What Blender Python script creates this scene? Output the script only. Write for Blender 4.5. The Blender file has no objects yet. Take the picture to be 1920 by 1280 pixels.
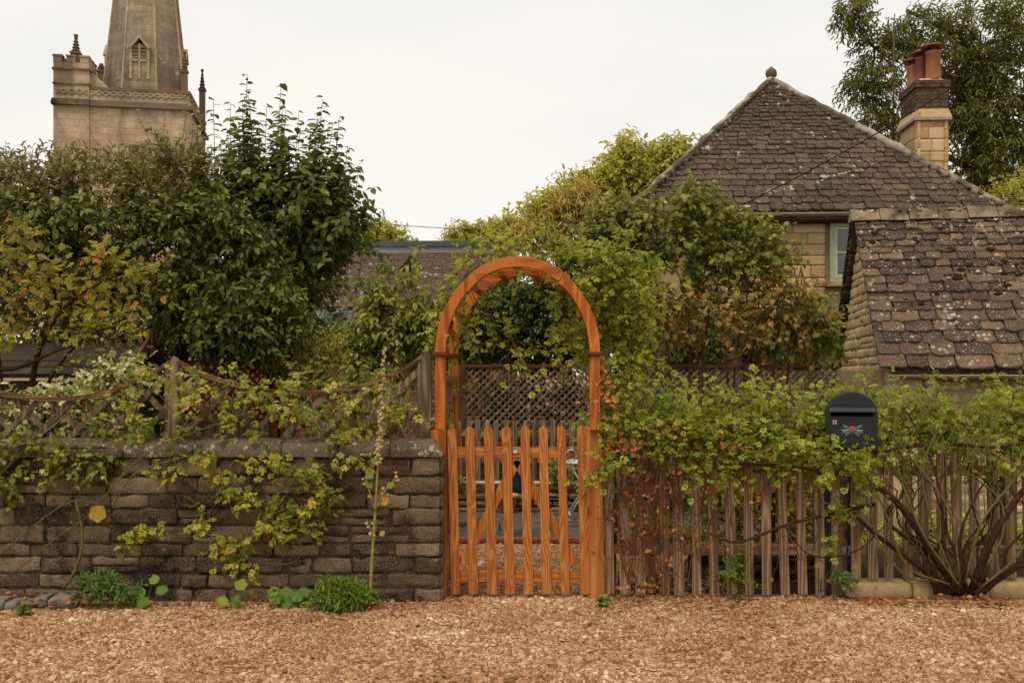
import bpy, bmesh, math, random
import numpy as np
from mathutils import Vector, Matrix, noise, Euler

random.seed(7)
RNG = np.random.default_rng(7)
R = math.radians
C = bpy.context.scene.collection
SC = bpy.context.scene

# ------------------------------------------------------------------ camera
F, HX, HY, EYE = 1880.0, 960.0, 702.0, 1.6        # photo pixels (1920 wide); eye 1.6 m above the gravel
cam = bpy.data.cameras.new('camera')
cam.sensor_width = 36.0
cam.lens = F / 1920.0 * 36.0
cam.shift_y = (HY - 640.0) / 1920.0
cam.clip_start = 0.05
cam.clip_end = 2000
camo = bpy.data.objects.new('camera', cam)
C.objects.link(camo)
camo.location = (0, 0, EYE)
camo.rotation_euler = (R(90), 0, 0)
SC.camera = camo

# ------------------------------------------------------------------ sky and sun (pale overcast)
SUN_EL, SUN_AZ = 62.0, 205.0
w = bpy.data.worlds.new('World')
SC.world = w
w.use_nodes = True
nt = w.node_tree
nt.nodes.clear()
wo = nt.nodes.new('ShaderNodeOutputWorld')
bg = nt.nodes.new('ShaderNodeBackground')
sky = nt.nodes.new('ShaderNodeTexSky')
sky.sky_type = 'NISHITA'
sky.sun_disc = False
sky.sun_elevation = R(SUN_EL)
sky.sun_rotation = R(SUN_AZ)
sky.dust_density = 6.0
sky.air_density = 1.5
tc = nt.nodes.new('ShaderNodeTexCoord')
mp = nt.nodes.new('ShaderNodeMapping')
mp.inputs['Scale'].default_value = (1.0, 1.0, 3.2)
nz = nt.nodes.new('ShaderNodeTexNoise')
nz.inputs['Scale'].default_value = 1.7
nz.inputs['Detail'].default_value = 5
nz.inputs['Roughness'].default_value = 0.45
rp = nt.nodes.new('ShaderNodeValToRGB')
rp.color_ramp.elements[0].position = 0.38
rp.color_ramp.elements[0].color = (7.8, 7.65, 7.35, 1)
rp.color_ramp.elements[1].position = 0.6
rp.color_ramp.elements[1].color = (8.9, 8.6, 8.15, 1)
mx = nt.nodes.new('ShaderNodeMix')
mx.data_type = 'RGBA'
mx.inputs[0].default_value = 0.97
nt.links.new(tc.outputs['Generated'], mp.inputs['Vector'])
nt.links.new(mp.outputs[0], nz.inputs['Vector'])
nt.links.new(nz.outputs['Fac'], rp.inputs[0])
nt.links.new(sky.outputs[0], mx.inputs[6])
nt.links.new(rp.outputs[0], mx.inputs[7])
nt.links.new(mx.outputs[2], bg.inputs[0])
bg.inputs[1].default_value = 0.079
nt.links.new(bg.outputs[0], wo.inputs[0])

sl = bpy.data.lights.new('sun', 'SUN')
sl.energy = 1.5
sl.angle = R(22)
sl.color = (1.0, 0.87, 0.70)
so = bpy.data.objects.new('sun', sl)
C.objects.link(so)
az, el = R(SUN_AZ), R(SUN_EL)
sd = Vector((math.sin(az) * math.cos(el), math.cos(az) * math.cos(el), math.sin(el)))
so.rotation_euler = sd.to_track_quat('Z', 'Y').to_euler()
so.location = sd * 60

SC.view_settings.view_transform = 'Standard'
SC.view_settings.look = 'None'
SC.view_settings.exposure = 0.5
SC.view_settings.gamma = 1.0
SC.view_settings.use_curve_mapping = False
SC.render.engine = 'CYCLES'


# ------------------------------------------------------------------ helpers
def P(px, py, Y):
    """the point at depth Y behind pixel (px, py) of the photo"""
    return Vector(((px - HX) / F * Y, Y, EYE - (py - HY) / F * Y))


FRM = {}                                            # object -> its frame in the world


def thing(name, label, cat, loc=(0, 0, 0), rotz=0.0, group=None):
    o = bpy.data.objects.new(name, None)
    C.objects.link(o)
    o.empty_display_size = 0.1
    o.location = loc
    o.rotation_euler = (0, 0, rotz)
    FRM[o] = Matrix.Translation(Vector(loc)) @ Matrix.Rotation(rotz, 4, 'Z')
    return tag(o, label, cat, group)


def tag(o, label=None, cat=None, group=None, kind=None):
    if label:
        o['label'] = label
    if cat:
        o['category'] = cat
    if group:
        o['group'] = group
    if kind:
        o['kind'] = kind
    return o


def link(name, me, parent=None, matrix=None):
    o = bpy.data.objects.new(name, me)
    C.objects.link(o)
    if parent is not None:
        o.parent = parent
        FRM[o] = FRM[parent]
    else:
        FRM[o] = Matrix.Identity(4)
    if matrix is not None:
        o.matrix_basis = matrix
    return o


class MB:
    def __init__(s):
        s.v, s.f = [], []

    def add(s, vs, fs):
        o = len(s.v)
        s.v += [tuple(v) for v in vs]
        s.f += [tuple(i + o for i in f) for f in fs]
        return s

    def box(s, x0, x1, y0, y1, z0, z1):
        return s.add([(x0, y0, z0), (x1, y0, z0), (x1, y1, z0), (x0, y1, z0), (x0, y0, z1), (x1, y0, z1), (x1, y1, z1), (x0, y1, z1)],
                     [(0, 3, 2, 1), (4, 5, 6, 7), (0, 1, 5, 4), (1, 2, 6, 5), (2, 3, 7, 6), (3, 0, 4, 7)])

    def beam(s, p0, p1, w, t, up=(0, 1, 0)):
        p0, p1, up = Vector(p0), Vector(p1), Vector(up)
        d = (p1 - p0).normalized()
        a = d.cross(up).normalized() * (w / 2)
        b = d.cross(a).normalized() * (t / 2)
        q = [p0 - a - b, p0 + a - b, p0 + a + b, p0 - a + b, p1 - a - b, p1 + a - b, p1 + a + b, p1 - a + b]
        return s.add(q, [(0, 1, 2, 3), (7, 6, 5, 4), (0, 4, 5, 1), (1, 5, 6, 2), (2, 6, 7, 3), (3, 7, 4, 0)])

    def tube(s, pts, rad, n=6):
        pts = [Vector(p) for p in pts]
        k = len(pts)
        if not hasattr(rad, '__len__'):
            rad = [rad] * k
        vs, fs = [], []
        ref = Vector((0.31, 0.89, 0.33))
        for i, p in enumerate(pts):
            d = (pts[min(i + 1, k - 1)] - pts[max(i - 1, 0)]).normalized()
            a = d.cross(ref)
            if a.length < 1e-3:
                a = d.cross(Vector((1, 0, 0)))
            a.normalize()
            b = d.cross(a)
            for j in range(n):
                t = 2 * math.pi * j / n
                vs.append(p + (a * math.cos(t) + b * math.sin(t)) * rad[i])
        for i in range(k - 1):
            for j in range(n):
                q = (j + 1) % n
                fs.append((i * n + j, i * n + q, (i + 1) * n + q, (i + 1) * n + j))
        fs.append(tuple(range(n - 1, -1, -1)))
        fs.append(tuple((k - 1) * n + j for j in range(n)))
        return s.add(vs, fs)

    def lathe(s, prof, c=(0, 0, 0), n=16):
        """profile of (radius, z), bottom to top"""
        vs, fs = [], []
        for r, z in prof:
            for j in range(n):
                t = 2 * math.pi * j / n
                vs.append((c[0] + r * math.cos(t), c[1] + r * math.sin(t), c[2] + z))
        for i in range(len(prof) - 1):
            for j in range(n):
                q = (j + 1) % n
                fs.append((i * n + j, i * n + q, (i + 1) * n + q, (i + 1) * n + j))
        fs.append(tuple(range(n - 1, -1, -1)))
        fs.append(tuple((len(prof) - 1) * n + j for j in range(n)))
        return s.add(vs, fs)

    def prism(s, poly, y0, y1):
        """poly of (x, z), extruded from y0 (front) to y1"""
        n = len(poly)
        vs = [(x, y0, z) for x, z in poly] + [(x, y1, z) for x, z in poly]
        fs = [tuple(range(n)), tuple(range(2 * n - 1, n - 1, -1))]
        for i in range(n):
            q = (i + 1) % n
            fs.append((i, i + n, q + n, q))
        return s.add(vs, fs)

    def ball(s, c, r, n=8, m=5, sc=(1, 1, 1), jit=0.0):
        vs, fs = [], []
        for i in range(m + 1):
            ph = math.pi * i / m
            for j in range(n):
                t = 2 * math.pi * j / n
                k = r * (1 + random.uniform(-jit, jit))
                vs.append((c[0] + k * sc[0] * math.sin(ph) * math.cos(t), c[1] + k * sc[1] * math.sin(ph) * math.sin(t), c[2] - k * sc[2] * math.cos(ph)))
        for i in range(m):
            for j in range(n):
                q = (j + 1) % n
                fs.append((i * n + j, i * n + q, (i + 1) * n + q, (i + 1) * n + j))
        return s.add(vs, fs)

    def mesh(s, name, mat, smooth=False, bevel=0.0, M=None):
        me = bpy.data.meshes.new(name)
        vs = s.v if M is None else [M @ Vector(v) for v in s.v]
        me.from_pydata([tuple(v) for v in vs], [], s.f)
        bm = bmesh.new()
        bm.from_mesh(me)
        bmesh.ops.recalc_face_normals(bm, faces=bm.faces)
        if bevel > 0:
            bmesh.ops.bevel(bm, geom=list(bm.edges), offset=bevel, segments=2, affect='EDGES', profile=0.6, clamp_overlap=True)
        bm.to_mesh(me)
        bm.free()
        if smooth:
            me.polygons.foreach_set('use_smooth', [True] * len(me.polygons))
        if mat:
            me.materials.append(mat)
        return me

    def build(s, name, mat, parent=None, smooth=False, bevel=0.0, local=False):
        M = None
        if parent is not None and not local:
            M = FRM[parent].inverted()
        return link(name, s.mesh(name, mat, smooth, bevel, M), parent)


def np_mesh(name, V, quads=None, tris=None, mat=None, attrs=None, smooth=False, parent=None):
    """fast mesh from numpy arrays; attrs = {name: one float per face}"""
    V = np.asarray(V, dtype=np.float64)
    if parent is not None:
        Mi = np.array(FRM[parent].inverted())
        V = V @ Mi[:3, :3].T + Mi[:3, 3]
    me = bpy.data.meshes.new(name)
    nq = 0 if quads is None else len(quads)
    ntr = 0 if tris is None else len(tris)
    me.vertices.add(len(V))
    me.vertices.foreach_set('co', V.astype(np.float32).ravel())
    idx = []
    if nq:
        idx.append(np.asarray(quads).ravel())
    if ntr:
        idx.append(np.asarray(tris).ravel())
    idx = np.concatenate(idx).astype(np.int32)
    me.loops.add(len(idx))
    me.loops.foreach_set('vertex_index', idx)
    me.polygons.add(nq + ntr)
    st = np.concatenate([np.arange(nq) * 4, nq * 4 + np.arange(ntr) * 3]).astype(np.int32)
    me.polygons.foreach_set('loop_start', st)
    if smooth:
        me.polygons.foreach_set('use_smooth', np.ones(nq + ntr, dtype=bool))
    me.update(calc_edges=True)
    if attrs:
        for k, a in attrs.items():
            at = me.attributes.new(k, 'FLOAT', 'FACE')
            at.data.foreach_set('value', np.asarray(a, dtype=np.float32))
    if mat:
        me.materials.append(mat)
    return link(name, me, parent)


def nrm(a):
    return a / np.maximum(np.linalg.norm(a, axis=-1, keepdims=True), 1e-9)


# ------------------------------------------------------------------ materials
def lin(h):
    h = h.lstrip('#')
    o = []
    for i in (0, 2, 4):
        c = int(h[i:i + 2], 16) / 255
        o.append(c / 12.92 if c <= 0.04045 else ((c + 0.055) / 1.055) ** 2.4)
    return (o[0], o[1], o[2], 1)


class G:
    def __init__(s, name):
        s.m = bpy.data.materials.new(name)
        s.m.use_nodes = True
        s.t = s.m.node_tree
        s.t.nodes.clear()
        s.out = s.t.nodes.new('ShaderNodeOutputMaterial')
        s.b = s.n('ShaderNodeBsdfPrincipled')
        s.l(s.b.outputs[0], s.out.inputs[0])

    def n(s, t, ins=None, **kw):
        d = s.t.nodes.new(t)
        for k, v in kw.items():
            setattr(d, k, v)
        for k, v in (ins or {}).items():
            if isinstance(v, bpy.types.NodeSocket):
                s.l(v, d.inputs[k])
            else:
                d.inputs[k].default_value = v
        return d

    def l(s, a, b):
        s.t.links.new(a, b)

    def math(s, op, a, b=None, c=None, clamp=False):
        d = s.n('ShaderNodeMath', operation=op, use_clamp=clamp)
        for i, v in enumerate((a, b, c)):
            if v is None:
                continue
            if isinstance(v, bpy.types.NodeSocket):
                s.l(v, d.inputs[i])
            else:
                d.inputs[i].default_value = v
        return d.outputs[0]

    def pos(s):
        return s.n('ShaderNodeNewGeometry').outputs['Position']

    def obj(s):
        return s.n('ShaderNodeTexCoord').outputs['Object']

    def rnd(s):
        return s.n('ShaderNodeObjectInfo').outputs['Random']

    def map(s, v, scale):
        return s.n('ShaderNodeMapping', {'Vector': v, 'Scale': scale}).outputs[0]

    def noise(s, v, scale, detail=4, rough=0.55, dist=0.0):
        return s.n('ShaderNodeTexNoise', {'Vector': v, 'Scale': scale, 'Detail': detail, 'Roughness': rough, 'Distortion': dist}).outputs['Fac']

    def vor(s, v, scale, feature='F1'):
        return s.n('ShaderNodeTexVoronoi', {'Vector': v, 'Scale': scale}, feature=feature)

    def ramp(s, f, stops):
        d = s.n('ShaderNodeValToRGB')
        cr = d.color_ramp
        while len(cr.elements) < len(stops):
            cr.elements.new(0.5)
        for e, (p, c) in zip(cr.elements, stops):
            e.position = p
            e.color = lin(c) if isinstance(c, str) else (c if len(c) == 4 else (*c, 1))
        s.l(f, d.inputs[0])
        return d.outputs[0]

    def mix(s, f, a, b, mode='MIX'):
        d = s.n('ShaderNodeMix', data_type='RGBA', blend_type=mode)
        for i, v in ((0, f), (6, a), (7, b)):
            if isinstance(v, bpy.types.NodeSocket):
                s.l(v, d.inputs[i])
            elif isinstance(v, str):
                d.inputs[i].default_value = lin(v)
            else:
                d.inputs[i].default_value = v
        return d.outputs[2]

    def step(s, v, a, b):
        return s.n('ShaderNodeMapRange', {'Value': v, 'From Min': a, 'From Max': b}, interpolation_type='SMOOTHSTEP').outputs[0]

    def bump(s, h, strength=0.4, dist=0.01):
        d = s.n('ShaderNodeBump', {'Height': h, 'Strength': strength, 'Distance': dist})
        s.l(d.outputs[0], s.b.inputs['Normal'])

    def fin(s, col, rough=0.8, spec=0.3, metal=0.0):
        for k, v in (('Base Color', col), ('Roughness', rough), ('Specular IOR Level', spec), ('Metallic', metal)):
            if isinstance(v, bpy.types.NodeSocket):
                s.l(v, s.b.inputs[k])
            elif isinstance(v, str):
                s.b.inputs[k].default_value = lin(v)
            else:
                s.b.inputs[k].default_value = v
        return s.m


def plain(name, col, rough=0.6, spec=0.4, metal=0.0, var=0.25, scale=30, bump=0.1):
    g = G(name)
    f = g.noise(g.pos(), scale, 5, 0.6)
    c = lin(col) if isinstance(col, str) else (*col, 1)
    lo = tuple(x * (1 - var) for x in c[:3]) + (1,)
    hi = tuple(min(1, x * (1 + var)) for x in c[:3]) + (1,)
    cc = g.ramp(f, [(0.3, lo), (0.7, hi)])
    g.bump(f, bump, 0.004)
    return g.fin(cc, rough, spec, metal)


def stone(name, stops, scale=14, lichen=0.0, lscale=30, lcol='#c9c2ad', dark=0.0, dcol='#1d1712', moss=0.0, mcol='#4a4a1c', bump=0.6, rnd=0.55, fine=90, bdist=0.012, streak=0.0, speck=0.45, ashlar=None, grit=0.0, gscale=150, gcol='#b5a78e'):
    g = G(name)
    p = g.pos()
    r = g.rnd()
    n1 = g.noise(p, scale, 6, 0.62)
    n2 = g.noise(p, fine, 4, 0.6)
    f = g.math('ADD', g.math('MULTIPLY', n1, 1 - rnd * 0.6), g.math('MULTIPLY', r, rnd * 0.6))
    f = g.math('ADD', f, g.math('MULTIPLY', g.math('SUBTRACT', n2, 0.5), speck))
    col = g.ramp(f, stops)
    if dark > 0:
        dn = g.noise(p if not streak else g.map(p, (1, 1, streak)), scale * 0.22, 5, 0.65, 0.3)
        df = g.step(dn, 0.62 - dark * 0.3, 0.74 - dark * 0.25)
        df = g.math('MULTIPLY', df, g.math('ADD', 0.45, g.math('MULTIPLY', n1, 0.8)), clamp=True)
        col = g.mix(df, col, dcol)
    if moss > 0:
        mn = g.noise(p, scale * 0.6, 5, 0.7)
        col = g.mix(g.step(mn, 0.72 - moss * 0.25, 0.8 - moss * 0.2), col, mcol)
    if lichen > 0:
        pd = g.n('ShaderNodeVectorMath', {0: p, 1: g.n('ShaderNodeTexNoise', {'Vector': p, 'Scale': lscale * 1.4, 'Detail': 3}).outputs['Color']}, operation='MULTIPLY_ADD')
        sca = g.n('ShaderNodeVectorMath', {0: g.n('ShaderNodeTexNoise', {'Vector': p, 'Scale': lscale * 1.5, 'Detail': 3}).outputs['Color'], 1: (1.1 / lscale,) * 3}, operation='MULTIPLY').outputs[0]
        pp = g.n('ShaderNodeVectorMath', {0: p, 1: sca}, operation='ADD').outputs[0]
        v = g.vor(pp, lscale)
        rr = g.n('ShaderNodeSeparateColor', {0: v.outputs['Color']}).outputs[0]
        big = g.noise(p, lscale * 0.12, 3, 0.6)
        thr = g.math('MULTIPLY', g.math('MULTIPLY', g.math('POWER', rr, 2.2), g.step(big, 0.62 - lichen * 0.4, 0.75)), 0.75)
        lf = g.math('GREATER_THAN', thr, v.outputs['Distance'])
        lf = g.math('MULTIPLY', lf, g.math('ADD', 0.35, g.math('MULTIPLY', n2, 0.9)), clamp=True)
        col = g.mix(lf, col, lcol)
    h = g.math('ADD', g.math('MULTIPLY', n1, 0.7), g.math('MULTIPLY', n2, 0.5))
    if grit > 0:
        gv = g.vor(p, gscale)
        gr_ = g.n('ShaderNodeSeparateColor', {0: gv.outputs['Color']}).outputs[2]
        gf = g.math('MULTIPLY', g.math('GREATER_THAN', gr_, 1 - grit), g.step(gv.outputs['Distance'], 0.55, 0.2))
        gf = g.math('MULTIPLY', gf, g.step(g.noise(p, 5.0, 4, 0.6), 0.36, 0.62))
        col = g.mix(g.math('MULTIPLY', gf, 0.75), col, gcol)
        h = g.math('ADD', h, g.math('MULTIPLY', gv.outputs['Distance'], 0.35))
    if ashlar:
        sx = g.n('ShaderNodeSeparateXYZ', {0: g.obj()})
        cv = g.n('ShaderNodeCombineXYZ', {0: g.math('ADD', sx.outputs[0], sx.outputs[1]), 1: sx.outputs[2], 2: 0.0}).outputs[0]
        bt = g.n('ShaderNodeTexBrick', {'Vector': cv, 'Color1': (0.82, 0.82, 0.82, 1), 'Color2': (1.12, 1.1, 1.06, 1), 'Mortar': (0.8, 0.78, 0.74, 1), 'Scale': 1.0, 'Mortar Size': 0.012, 'Brick Width': ashlar[0], 'Row Height': ashlar[1], 'Mortar Smooth': 0.3})
        col = g.mix(1.0, col, bt.outputs[0], 'MULTIPLY')
        h = g.math('SUBTRACT', h, g.math('MULTIPLY', bt.outputs['Fac'], 0.6))
    g.bump(h, bump, bdist)
    return g.fin(col, 0.92, 0.15)


def wood(name, stops, axis='Z', rings=22, stretch=0.10, knots=0.5, kcol='#5a2a0c', rough=0.55, spec=0.35, bump=0.25, weather=0.0, wcol='#6a6a4a', scale=9.0):
    g = G(name)
    r = g.rnd()
    off = g.n('ShaderNodeVectorMath', {0: (13.7, 7.3, 9.1)}, operation='SCALE')
    g.l(g.math('MULTIPLY', r, 5.0), off.inputs['Scale'])
    p = g.n('ShaderNodeVectorMath', {0: g.pos(), 1: off.outputs[0]}, operation='ADD').outputs[0]
    sc = {'Z': (1, 1, stretch), 'X': (stretch, 1, 1), 'Y': (1, stretch, 1)}[axis]
    q = g.map(p, sc)
    n = g.noise(q, scale, 2, 0.4, 0.25)
    fine = g.noise(g.map(p, tuple(x if x == 1 else 0.02 for x in sc)), 160, 3, 0.6)
    s = g.math('SINE', g.math('MULTIPLY', n, rings * 6.283 * 0.5))
    s = g.math('POWER', g.math('MULTIPLY_ADD', s, 0.5, 0.5), 1.7)
    f = g.math('ADD', g.math('MULTIPLY', s, 0.55), g.math('ADD', g.math('MULTIPLY', fine, 0.3), g.math('MULTIPLY', r, 0.22)))
    col = g.ramp(f, stops)
    if knots > 0:
        kv = g.vor(g.map(p, tuple(x if x == 1 else 0.45 for x in sc)), 7.5)
        kr = g.n('ShaderNodeSeparateColor', {0: kv.outputs['Color']}).outputs[1]
        kd = g.math('MULTIPLY', g.step(kv.outputs['Distance'], 0.2, 0.07), g.math('GREATER_THAN', kr, 1 - knots * 0.5))
        col = g.mix(g.math('MULTIPLY', kd, 0.8), col, kcol)
    if weather > 0:
        wn = g.noise(p, 4.5, 5, 0.65)
        col = g.mix(g.math('MULTIPLY', g.step(wn, 0.66 - weather * 0.3, 0.78), 0.75), col, wcol)
    g.bump(g.math('ADD', g.math('MULTIPLY', s, 0.6), fine), bump, 0.003)
    return g.fin(col, rough, spec)


def leafm(name, stops, rough=0.5, spec=0.35, trans=0.3, under=0.25, spots=0.0, edge=None, gain=1.28):
    stops = [(q, tuple(min(1, v * k) for v, k in zip(lin(c)[:3], (gain * 1.07, gain * .97, gain * .74)))) for q, c in stops]
    g = G(name)
    a = g.n('ShaderNodeAttribute', attribute_name='rnd').outputs['Fac']
    p = g.pos()
    nn = g.noise(p, 3.0, 3, 0.6)
    f = g.math('ADD', g.math('MULTIPLY', a, 0.72), g.math('MULTIPLY', g.math('SUBTRACT', nn, 0.22), 0.5))
    col = g.ramp(f, stops)
    if edge:                                            # variegated: pale rim of the blade
        e = g.n('ShaderNodeAttribute', attribute_name='rim').outputs['Fac']
        ev = g.math('MULTIPLY', e, g.step(g.noise(p, 60, 3), 0.3, 0.55))
        col = g.mix(ev, col, edge)
    if spots > 0:
        col = g.mix(g.math('MULTIPLY', g.step(g.noise(p, 45, 3, 0.7), 0.6, 0.7), spots), col, '#6b4a1e')
    bf = g.n('ShaderNodeNewGeometry').outputs['Backfacing']
    pale = g.mix(0.35, col, '#8f9a72')
    col = g.mix(g.math('MULTIPLY', bf, under), col, pale)
    g.fin(col, rough, spec)
    tr = g.n('ShaderNodeBsdfTranslucent')
    tcol = g.mix(0.5, col, '#a9b23a', 'MULTIPLY')
    g.l(g.mix(0.55, col, g.mix(1.0, col, (1.5, 1.4, 0.7, 1), 'MULTIPLY')), tr.inputs[0])
    ms = g.n('ShaderNodeMixShader', {0: trans})
    g.l(g.b.outputs[0], ms.inputs[1])
    g.l(tr.outputs[0], ms.inputs[2])
    g.l(ms.outputs[0], g.out.inputs[0])
    return g.m


M = {}
M['gravel'] = None
g = G('gravel_bed')
p_ = g.pos()
v_ = g.vor(p_, 75)
f_ = g.n('ShaderNodeSeparateColor', {0: v_.outputs['Color']}).outputs[0]
big_ = g.noise(p_, 0.9, 5, 0.6)
f2_ = g.math('ADD', g.math('MULTIPLY', f_, 0.75), g.math('MULTIPLY', g.math('SUBTRACT', big_, 0.35), 0.5))
c_ = g.ramp(f2_, [(0.0, '#573c2a'), (0.35, '#7c5a41'), (0.6, '#967252'), (0.85, '#ad8b68'), (1.0, '#c7ad8e')])
g.bump(g.math('MULTIPLY', v_.outputs['Distance'], -1.0), 0.8, 0.01)
M['gravel'] = g.fin(c_, 0.95, 0.1)

g = G('pebble')
a_ = g.n('ShaderNodeAttribute', attribute_name='rnd').outputs['Fac']
big_ = g.noise(g.pos(), 1.1, 5, 0.6)
f2_ = g.math('ADD', g.math('MULTIPLY', a_, 0.8), g.math('MULTIPLY', g.math('SUBTRACT', big_, 0.4), 0.95))
c_ = g.ramp(f2_, [(0.0, '#523a27'), (0.15, '#7d573a'), (0.4, '#9d7450'), (0.62, '#af8962'), (0.85, '#c1a17c'), (1.0, '#dcc9ab')])
M['pebble'] = g.fin(c_, 0.9, 0.15)

M['soil'] = plain('soil', '#3a2c1d', 1.0, 0.05, 0, 0.5, 18, 0.8)
M['wallstone'] = stone('wall_stone', [(0.0, '#382b20'), (0.22, '#584636'), (0.45, '#735f47'), (0.65, '#89745a'), (0.85, '#a18c6f'), (1, '#b6a384')], 15, lichen=0.4, lscale=45, lcol='#b0a58e', dark=0.42, dcol='#241b14', moss=0.12, bump=1.0, fine=75, bdist=0.03, rnd=0.85, speck=0.75, grit=.4)
M['coping'] = stone('coping_stone', [(0.0, '#40352a'), (0.4, '#6b5c48'), (0.7, '#86765e'), (1, '#a19379')], 16, lichen=1.0, lscale=26, lcol='#c2b8a2', dark=0.3, moss=0.2, bump=1.0, fine=75, bdist=0.03, speck=0.8, grit=.5)
M['mortar'] = stone('mortar', [(0.0, '#2f251b'), (0.5, '#4e4031'), (1, '#6b5a46')], 20, dark=0.45, bump=1.0, rnd=0.0, fine=75, speck=.7, bdist=.02, grit=.25)
M['slate'] = stone('stone_slate', [(0.0, '#2e2620'), (0.3, '#453a31'), (0.55, '#594a3d'), (0.78, '#6d5b49'), (0.93, '#836a52'), (1, '#9a7a5d')], 12, lichen=0.6, lscale=11, lcol='#b3ac9a', moss=.30, mcol='#8b8171', bump=1.0, rnd=0.6, fine=38, speck=0.8, bdist=.02, grit=.2, gscale=60)
M['barnslate'] = stone('barn_slate', [(0.0, '#2d2622'), (0.25, '#423731'), (0.5, '#59493e'), (0.75, '#715d4a'), (0.92, '#8a7057'), (1, '#a28366')], 14, lichen=0.9, lscale=19, lcol='#bbb2a0', moss=.2, mcol='#8f8676', bump=1.0, rnd=0.9, fine=50, speck=0.8, bdist=.02, grit=.35, gscale=80)
M['hip'] = stone('hip_mortar', [(0, '#6a5f50'), (0.5, '#9a9080'), (1, '#bdb5a6')], 8, dark=0.55, dcol='#4a3d30', bump=0.9, rnd=0)
M['lime'] = stone('limestone', [(0.0, '#8f744c'), (0.3, '#ad9064'), (0.55, '#c2a67b'), (0.8, '#d2ba92'), (1, '#dfcdaa')], 7, dark=0.15, dcol='#77603f', bump=0.7, rnd=0.7, fine=50, speck=0.5)
M['limemortar'] = stone('lime_mortar', [(0, '#8a7452'), (0.5, '#a28c68'), (1, '#b6a482')], 16, bump=0.5, rnd=0)
M['gable'] = stone('gable_stone', [(0, '#8f7752'), (0.35, '#af956b'), (0.65, '#c5ac82'), (1, '#d7c39d')], 14, lichen=0.2, lscale=30, dark=0.15, dcol='#7a6348', bump=1.0, rnd=0.5, fine=50, speck=.6)
M['tower'] = stone('tower_stone', [(0.0, '#7a6a56'), (0.3, '#9b8a71'), (0.55, '#b09e85'), (0.8, '#c1b099'), (1, '#d1c3ad')], 1.1, dark=0.5, dcol='#645747', bump=0.7, rnd=0.1, fine=7, streak=0.35, lichen=0.15, lscale=4, speck=0.7, ashlar=(.62, .29))
M['spire'] = stone('spire_stone', [(0.0, '#65584a'), (0.3, '#857463'), (0.55, '#9b8a78'), (0.8, '#ad9c8a'), (1, '#c1b29f')], 0.9, dark=0.4, dcol='#564c40', bump=0.7, rnd=0.1, fine=6, lichen=0.3, lscale=3.5, lcol='#aba18d', streak=0.3, speck=0.8, ashlar=(.7, .3))
M['darkstone'] = stone('weathered_string_stone', [(0, '#4d4236'), (0.5, '#706250'), (1, '#94836d')], 1.5, dark=0.5, bump=0.6, rnd=0.2, fine=10)
g = G('chimney_brick')
br = g.n('ShaderNodeTexBrick', {'Vector': g.n('ShaderNodeMapping', {'Vector': g.obj(), 'Rotation': (R(90), 0, 0)}).outputs[0], 'Color1': lin('#7a4630'), 'Color2': lin('#5e4636'), 'Mortar': lin('#9a8e7c'), 'Scale': 1.0, 'Mortar Size': 0.008, 'Brick Width': 0.22, 'Row Height': 0.075})
cb = g.mix(g.step(g.noise(g.pos(), 5, 5, 0.6), 0.5, 0.65), br.outputs[0], '#574a3e')
g.bump(br.outputs['Fac'], -0.6, 0.01)
M['brick'] = g.fin(cb, 0.95, 0.1)
M['ridge'] = stone('ridge_stone_grey', [(0, '#54483a'), (0.4, '#75674f'), (0.7, '#8c7e66'), (1, '#a19680')], 10, lichen=0.3, lscale=26, dark=0.6, dcol='#3d3022', moss=0.5, mcol='#473216', bump=1.0, rnd=0.4, fine=45, speck=0.6)
M['brick_a'] = plain('old_red_brick', '#5e4b3f', 0.95, 0.1, 0, 0.5, 14, 0.4)
M['brick_b'] = plain('old_brown_brick', '#544739', 0.95, 0.1, 0, 0.5, 14, 0.4)
M['terra'] = plain('terracotta_pot', '#96654a', 0.85, 0.2, 0, 0.25, 6, 0.2)
M['terrapink'] = plain('pale_terracotta', '#b98a6e', 0.85, 0.2, 0, 0.2, 20, 0.2)
M['redpot'] = plain('red_chimney_pot', '#713a36', 0.5, 0.4, 0, 0.2, 6, 0.1)
M['capmetal'] = plain('rusty_red_cowl', '#6e3634', 0.6, 0.4, 0, 0.35, 9, 0.2)
orange = [(0.0, '#7d4317'), (0.25, '#985824'), (0.55, '#ad692b'), (0.8, '#bb7a3a'), (1.0, '#c68c50')]
M['cedarZ'] = wood('stained_cedar', orange, 'Z', rings=34, rough=.7, spec=.25, weather=.25, wcol='#7d4a24', bump=.5)
M['cedarX'] = wood('stained_cedar_rail', orange, 'X', rough=.7, spec=.25, weather=.35, wcol='#6f3f1e', bump=.5)
orange2 = [(0.0, '#783c11'), (0.3, '#9a5019'), (0.6, '#b06021'), (0.85, '#bb6f2b'), (1.0, '#c67f39')]
M['archZ'] = wood('arch_timber', orange2, 'Z', rings=9, knots=0.45, rough=.7, spec=.25, weather=.3, wcol='#84471a', bump=.5)
M['archX'] = wood('arch_timber_cross', orange2, 'X', rings=9, knots=0.45, rough=.7, spec=.25, weather=.3, wcol='#84471a', bump=.5)
M['postZ'] = wood('gate_post_timber', [(0, '#7d431c'), (0.4, '#a3602c'), (0.75, '#b37138'), (1, '#be834d')], 'Z', rings=8, stretch=0.06, knots=.15)
M['slatZ'] = wood('pink_brown_slat', [(0, '#6d4a30'), (0.5, '#93694a'), (1, '#ab8261')], 'Z', rings=10)
M['collar'] = wood('dark_collar', [(0, '#2f1a0c'), (0.5, '#4a2a14'), (1, '#63391c')], 'X')
grey = [(0.0, '#403023'), (0.25, '#705943'), (0.55, '#8b7258'), (0.8, '#a0876b'), (1, '#b69f84')]
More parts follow.
